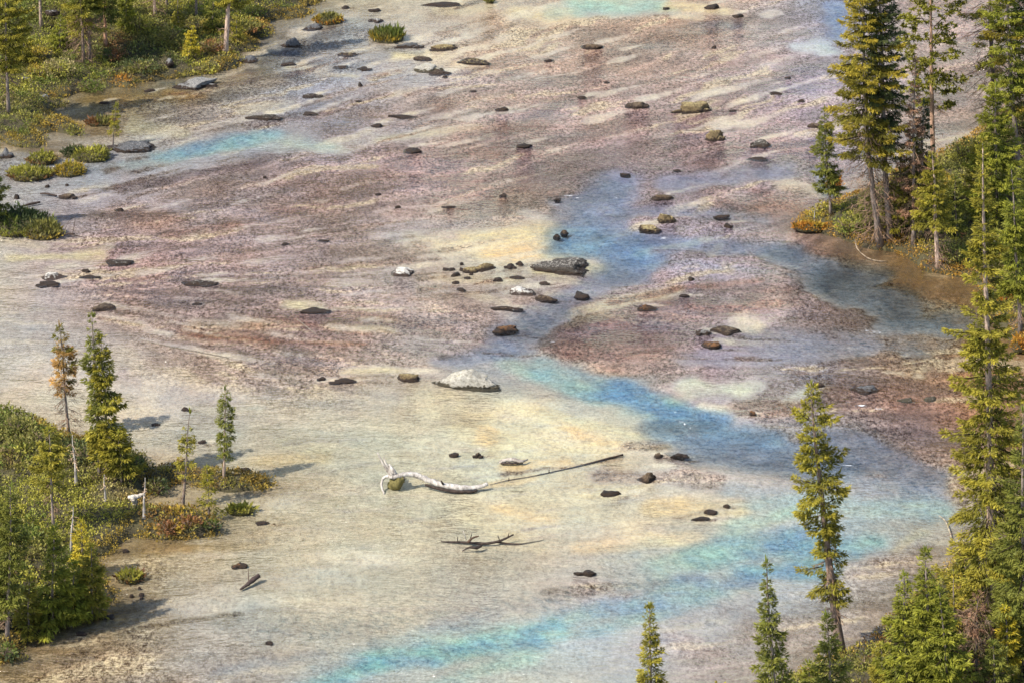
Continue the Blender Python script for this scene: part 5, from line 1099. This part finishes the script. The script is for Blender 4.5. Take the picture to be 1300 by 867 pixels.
for a in [
 (20,552,50,28,OLIVE,GREEN,'dark olive willow shrub at the left edge behind the grassy bank'),
 (55,566,44,26,GREEN,OLIVE,'green shrub below the sickly orange spruce'),
 (108,588,36,28,DKGREEN,OLIVE,'grey green shrub at the foot of the twin spruces'),
 (172,596,26,18,DKGREEN,GREEN,'dark rounded shrub at the water behind the low wide conifer'),
 (200,626,32,22,DKGREEN,OLIVE,'dark shrub along the small water channel'),
 (270,672,24,16,DKGREEN,GREEN,'dark green shrub on the right end of the tufted spit'),
 (215,676,34,17,RUSSET,GOLD,'reddish shrub in the middle of the tufted spit'),
 (240,670,30,18,OLIVE,RUSSET,'brown green shrub right of the reddish one on the tufted spit'),
 (10,838,28,28,DKGREEN,GREEN,'dark shrub in the lower left corner above the water'),
 (75,98,46,26,STRAW,YGREEN,'pale yellow shrub left of the skirted spruce'),
 (52,100,34,22,YGREEN,GOLD,'bright yellow shrub right of the leftmost dark trunk'),
 (145,78,34,18,DKGREEN,RUSSET,'dark brown shrub under the reddish trunk'),
 (180,92,44,18,DKGREEN,OLIVE,'dark olive shrub at the water below the middle of the upper bank'),
 (215,56,50,24,OLIVE,GREEN,'olive shrub left of the glowing yellow spruce'),
 (270,66,40,18,RUSSET,OLIVE,'reddish brown shrub left of the leaning pale trunk'),
 (260,92,40,13,OLIVE,YGREEN,'low green shrub on the front rim left of the pale trunk foot'),
 (175,42,50,26,OLIVE,YGREEN,'tall olive shrub below the grey trunk with twigs'),
 (90,40,30,20,YGREEN,OLIVE,'yellow green shrub behind the skirted spruce'),
 (118,116,40,14,GREEN,OLIVE,'low green shrub below the skirted spruce near the water'),
 (320,22,36,16,GREEN,YGREEN,'green shrub at the top right of the upper bank'),
 (1075,296,36,22,GREEN,YGREEN,'green shrub between the small separate spruce and the big front trunk'),
 (1212,334,40,32,OLIVE,GREEN,'olive shrub right of the whitish trunk'),
 (1222,205,44,34,YGREEN,OLIVE,'yellow green shrub on the back rim of the point under the tufted pine'),
 (1196,240,36,24,GOLD,OLIVE,'yellow brown shrub in the middle of the right bank point'),
 (1232,320,30,30,OLIVE,RUSSET,'brownish shrub in the shade left of the tallest near tree'),
 (1150,292,34,20,GREEN,DKGREEN,'dark green shrub between the front trunks'),
 (1140,818,40,36,STRAW,OLIVE,'bare twiggy grey green shrub on the near right slope by the water',.35),
 (1098,850,36,20,OLIVE,RUSSET,'low olive and russet shrub right of the leaning trunk foot'),
 (1228,850,40,40,OLIVE,RUSSET,'dull brown green shrub in the lower right brush'),
 (1222,735,30,24,YGREEN,OLIVE,'yellow green shrub at the shore left of the tallest trunk foot'),
]: shrub(*a)

# ------------------------------------------------------------------ driftwood
def wood(name, label, cat, parts, group='driftwood in the river'):
    """parts: (part name, material, [(px, py, height, radius)], tint)"""
    p0 = parts[0][2][0]; B = at(p0[0], p0[1], p0[2]); B[2] = 0
    t = empty(name, B); tag(t, label, cat, group)
    for pn, mat, pts, tint in parts:
        P = np.array([at(a, b, c) for a, b, c, _ in pts]); R = np.array([d for *_, d in pts])
        if len(P) > 2:
            f = np.linspace(0, len(P) - 1, 4 * (len(P) - 1) + 1); i = np.arange(len(P))
            P2 = np.stack([np.interp(f, i, P[:, k]) for k in range(3)], 1); R = np.interp(f, i, R)
            for _ in range(2): P2[1:-1] = (P2[:-2] + 2 * P2[1:-1] + P2[2:]) / 4
            P = P2
        mb = MB(); mb.tube(P, R, 9, tint, jitter=.45); mb.build(pn, mat, t, smooth=True)
    return t
wood('driftwood_log', 'bleached curved driftwood log with an upturned root end', 'driftwood', [
 ('trunk', M_DEAD, [(499,606,.75,.10),(508,603,.85,.14),(520,601,.85,.15),(533,604,.7,.17),(545,610,.46,.16),(560,615,.32,.17),(580,619,.20,.17),(600,619,.14,.14),(612,617,.2,.12),(619,614,.28,.10)], (1, 1, 1)),
 ('root_burl', M_MOSS, [(497,618,-.1,.30),(502,614,.25,.36),(507,610,.5,.30),(512,605,.7,.2)], (1, 1, 1)),
 ('root', M_DEAD, [(499,604,.8,.15),(492,596,1.1,.11),(486,588,1.5,.06),(479,574,2.0,.03)], (.8, .78, .75)),
 ('root', M_DEAD, [(500,603,.8,.14),(493,594,1.2,.10),(489,587,1.5,.06),(487,580,1.7,.03)], (.9, .88, .85)),
 ('root', M_DEAD, [(502,602,.85,.14),(498,595,1.2,.10),(494,589,1.4,.05)], (1, 1, 1)),
 ('root', M_DEAD, [(500,605,.8,.13),(490,604,.7,.09),(485,609,.5,.07),(484,617,.2,.06),(488,627,-.1,.05)], (1, 1, 1)),
 ('root', M_DEAD, [(514,606,.7,.11),(508,608,.6,.08),(508,618,.1,.07)], (.35, .32, .3)),
 ('branch_stub', M_WETWOOD, [(563,615,.35,.07),(560,610,.7,.04)], (1, 1, 1)),
 ('dark_underside', M_WETWOOD, [(540,615,.18,.07),(560,621,.10,.09),(580,624,.02,.10),(600,624,.02,.08),(606,622,.05,.05)], (1, 1, 1)),  # dark tube along the lower side of the log
])
wood('sunken_pole', 'long thin dark pole lying just awash right of the driftwood log', 'driftwood', [
 ('pole', M_WETWOOD, [(622,615,-.07,.015),(645,609,-.06,.025),(672,605,-.05,.025),(700,599,-.05,.03),(740,590,-.04,.04),(770,582,-.03,.055),(791,577,.02,.065)], (1.0, .95, .9)),
 ('twig', M_WETWOOD, [(646,610,0,.03),(646,606,.28,.02)], (1, 1, 1)), ('twig', M_WETWOOD, [(697,599,0,.03),(697,596,.2,.02)], (1, 1, 1))])
wood('branch_snag', 'tangle of dark dead branches below the driftwood log', 'driftwood', [
 ('limb', M_WETWOOD, [(560,687,-.06,.03),(590,688,.02,.07),(612,690,.06,.08),(632,688,.1,.07),(652,678,.4,.04)], (1, 1, 1)),
 ('limb', M_WETWOOD, [(632,688,.02,.05),(660,691,-.05,.04),(690,685,-.07,.02)], (1.4, 1.3, 1.2)),
 ('limb', M_WETWOOD, [(594,688,.2,.07),(600,682,.5,.06),(608,680,.6,.03)], (1.6, 1.4, 1.2)),
 ('limb', M_WETWOOD, [(587,699,.0,.03),(596,694,.25,.06),(606,695,.2,.10),(612,692,.2,.05)], (1, 1, 1)),
 ('twig', M_DEAD, [(592,685,.3,.03),(588,673,.95,.015)], (1, 1, 1)), ('twig', M_WETWOOD, [(581,687,.1,.03),(581,681,.4,.02)], (1, 1, 1)),
 ('twig', M_WETWOOD, [(597,684,.3,.03),(599,677,.75,.02)], (1, 1, 1)), ('twig', M_WETWOOD, [(634,685,.3,.03),(632,679,.65,.015)], (1, 1, 1)), ('twig', M_WETWOOD, [(645,681,.5,.03),(646,676,.75,.015)], (1, 1, 1))])
wood('forked_stick', 'dark stick with one upright twig on the lower left flats', 'driftwood', [
 ('stick', M_WETWOOD, [(305,748,0,.05),(315,741,.1,.11),(322,735,.2,.14),(329,730,.3,.12)], (1.3, 1.3, 1.4)),
 ('twig', M_WETWOOD, [(316,740,.1,.035),(315,722,.75,.02)], (2, 1.9, 1.8))])
wood('driftwood_piece', 'small grey driftwood piece up-right of the bleached log', 'driftwood', [
 ('stick', M_DEAD, [(634,587,.02,.06),(640,584,.14,.12),(652,583,.2,.12),(662,586,.15,.09),(670,583,.1,.04)], (.75, .72, .7)),
 ('stick', M_WETWOOD, [(636,588,.02,.06),(650,588,.04,.07),(664,587,.02,.05)], (1, 1, 1))])
wood('pale_branch', 'curved pale branch bent into the shallows under the right point', 'driftwood', [
 ('stick', M_DEAD, [(1086,306,.6,.03),(1087,314,.25,.035),(1092,321,.05,.035),(1103,329,.0,.04),(1115,332,-.02,.04),(1126,332,-.04,.03)], (.6, .5, .38))])
wood('pale_branch', 'pale slender branch sticking out at the shore left of the tallest tree', 'driftwood', [
 ('stick', M_DEAD, [(1192,654,.0,.025),(1200,660,.02,.04),(1205,672,.02,.05),(1208,682,.0,.03)], (.7, .64, .5))])
wood('sunken_pole', 'straight pale pole under the shallow water above the twin spruces', 'driftwood', [
 ('pole', M_DEAD, [(178,431,-.07,.03),(215,440,-.06,.04),(255,447,-.06,.04),(290,454,-.07,.03)], (.62, .57, .5))])
wood('thin_stick', 'thin pale stick angled down right in the left middle flats', 'driftwood', [('stick', M_DEAD, [(377,405,-.05,.02),(388,414,-.04,.03),(402,425,-.05,.02)], (.62, .57, .5))])
wood('floating_stick', 'thin dark stick lying in the shallows below the rimmed tufts', 'driftwood', [('stick', M_WETWOOD, [(28,262,.03,.06),(40,259,.06,.09),(51,257,.06,.07)], (1, 1, 1))])
wood('floating_stick', 'short dark stick leading to the dark brown stone below the yellow tuft', 'driftwood', [('stick', M_WETWOOD, [(51,246,.03,.06),(60,246,.06,.08),(72,249,.03,.05)], (1, 1, 1))])
wood('bank_branch', 'white fallen branch lying on the grass at the left edge', 'driftwood', [('branch', M_DEAD, [(17,596,.75,.06),(24,597,.85,.09),(30,600,.8,.10),(37,603,.75,.06)], (1.2, 1.15, 1.1))], 'dead wood on the lower left bank')
wood('broken_stump', 'weathered white broken stump with a pointing arm on the grassy bank', 'dead wood', [
 ('stump', M_DEAD, [(172,645,.4,.14),(172,637,.8,.15),(169,632,1.1,.17)], (1.2, 1.15, 1.05)), ('arm', M_DEAD, [(163,631,1.1,.10),(170,631,1.15,.16),(178,629,1.25,.12),(184,626,1.4,.06)], (1.25, 1.2, 1.1))], 'dead wood on the lower left bank')
wood('twig_tangle', 'loose tangle of thin dead twigs at the right end of the left edge islet', 'driftwood', [
 ('twig', M_WETWOOD, [(78,300,.05,.05),(86,297,.15,.06),(95,297,.1,.04)], (1.4, 1.3, 1.2)), ('twig', M_WETWOOD, [(80,298,.1,.03),(84,288,.6,.02),(88,280,.9,.015)], (1.6, 1.5, 1.4)),
 ('twig', M_WETWOOD, [(92,297,.1,.03),(95,285,.6,.02),(95,276,1.0,.012)], (1.6, 1.5, 1.4)), ('twig', M_WETWOOD, [(86,297,.1,.04),(98,300,.05,.04),(110,302,.02,.02)], (1.2, 1.2, 1.2))])
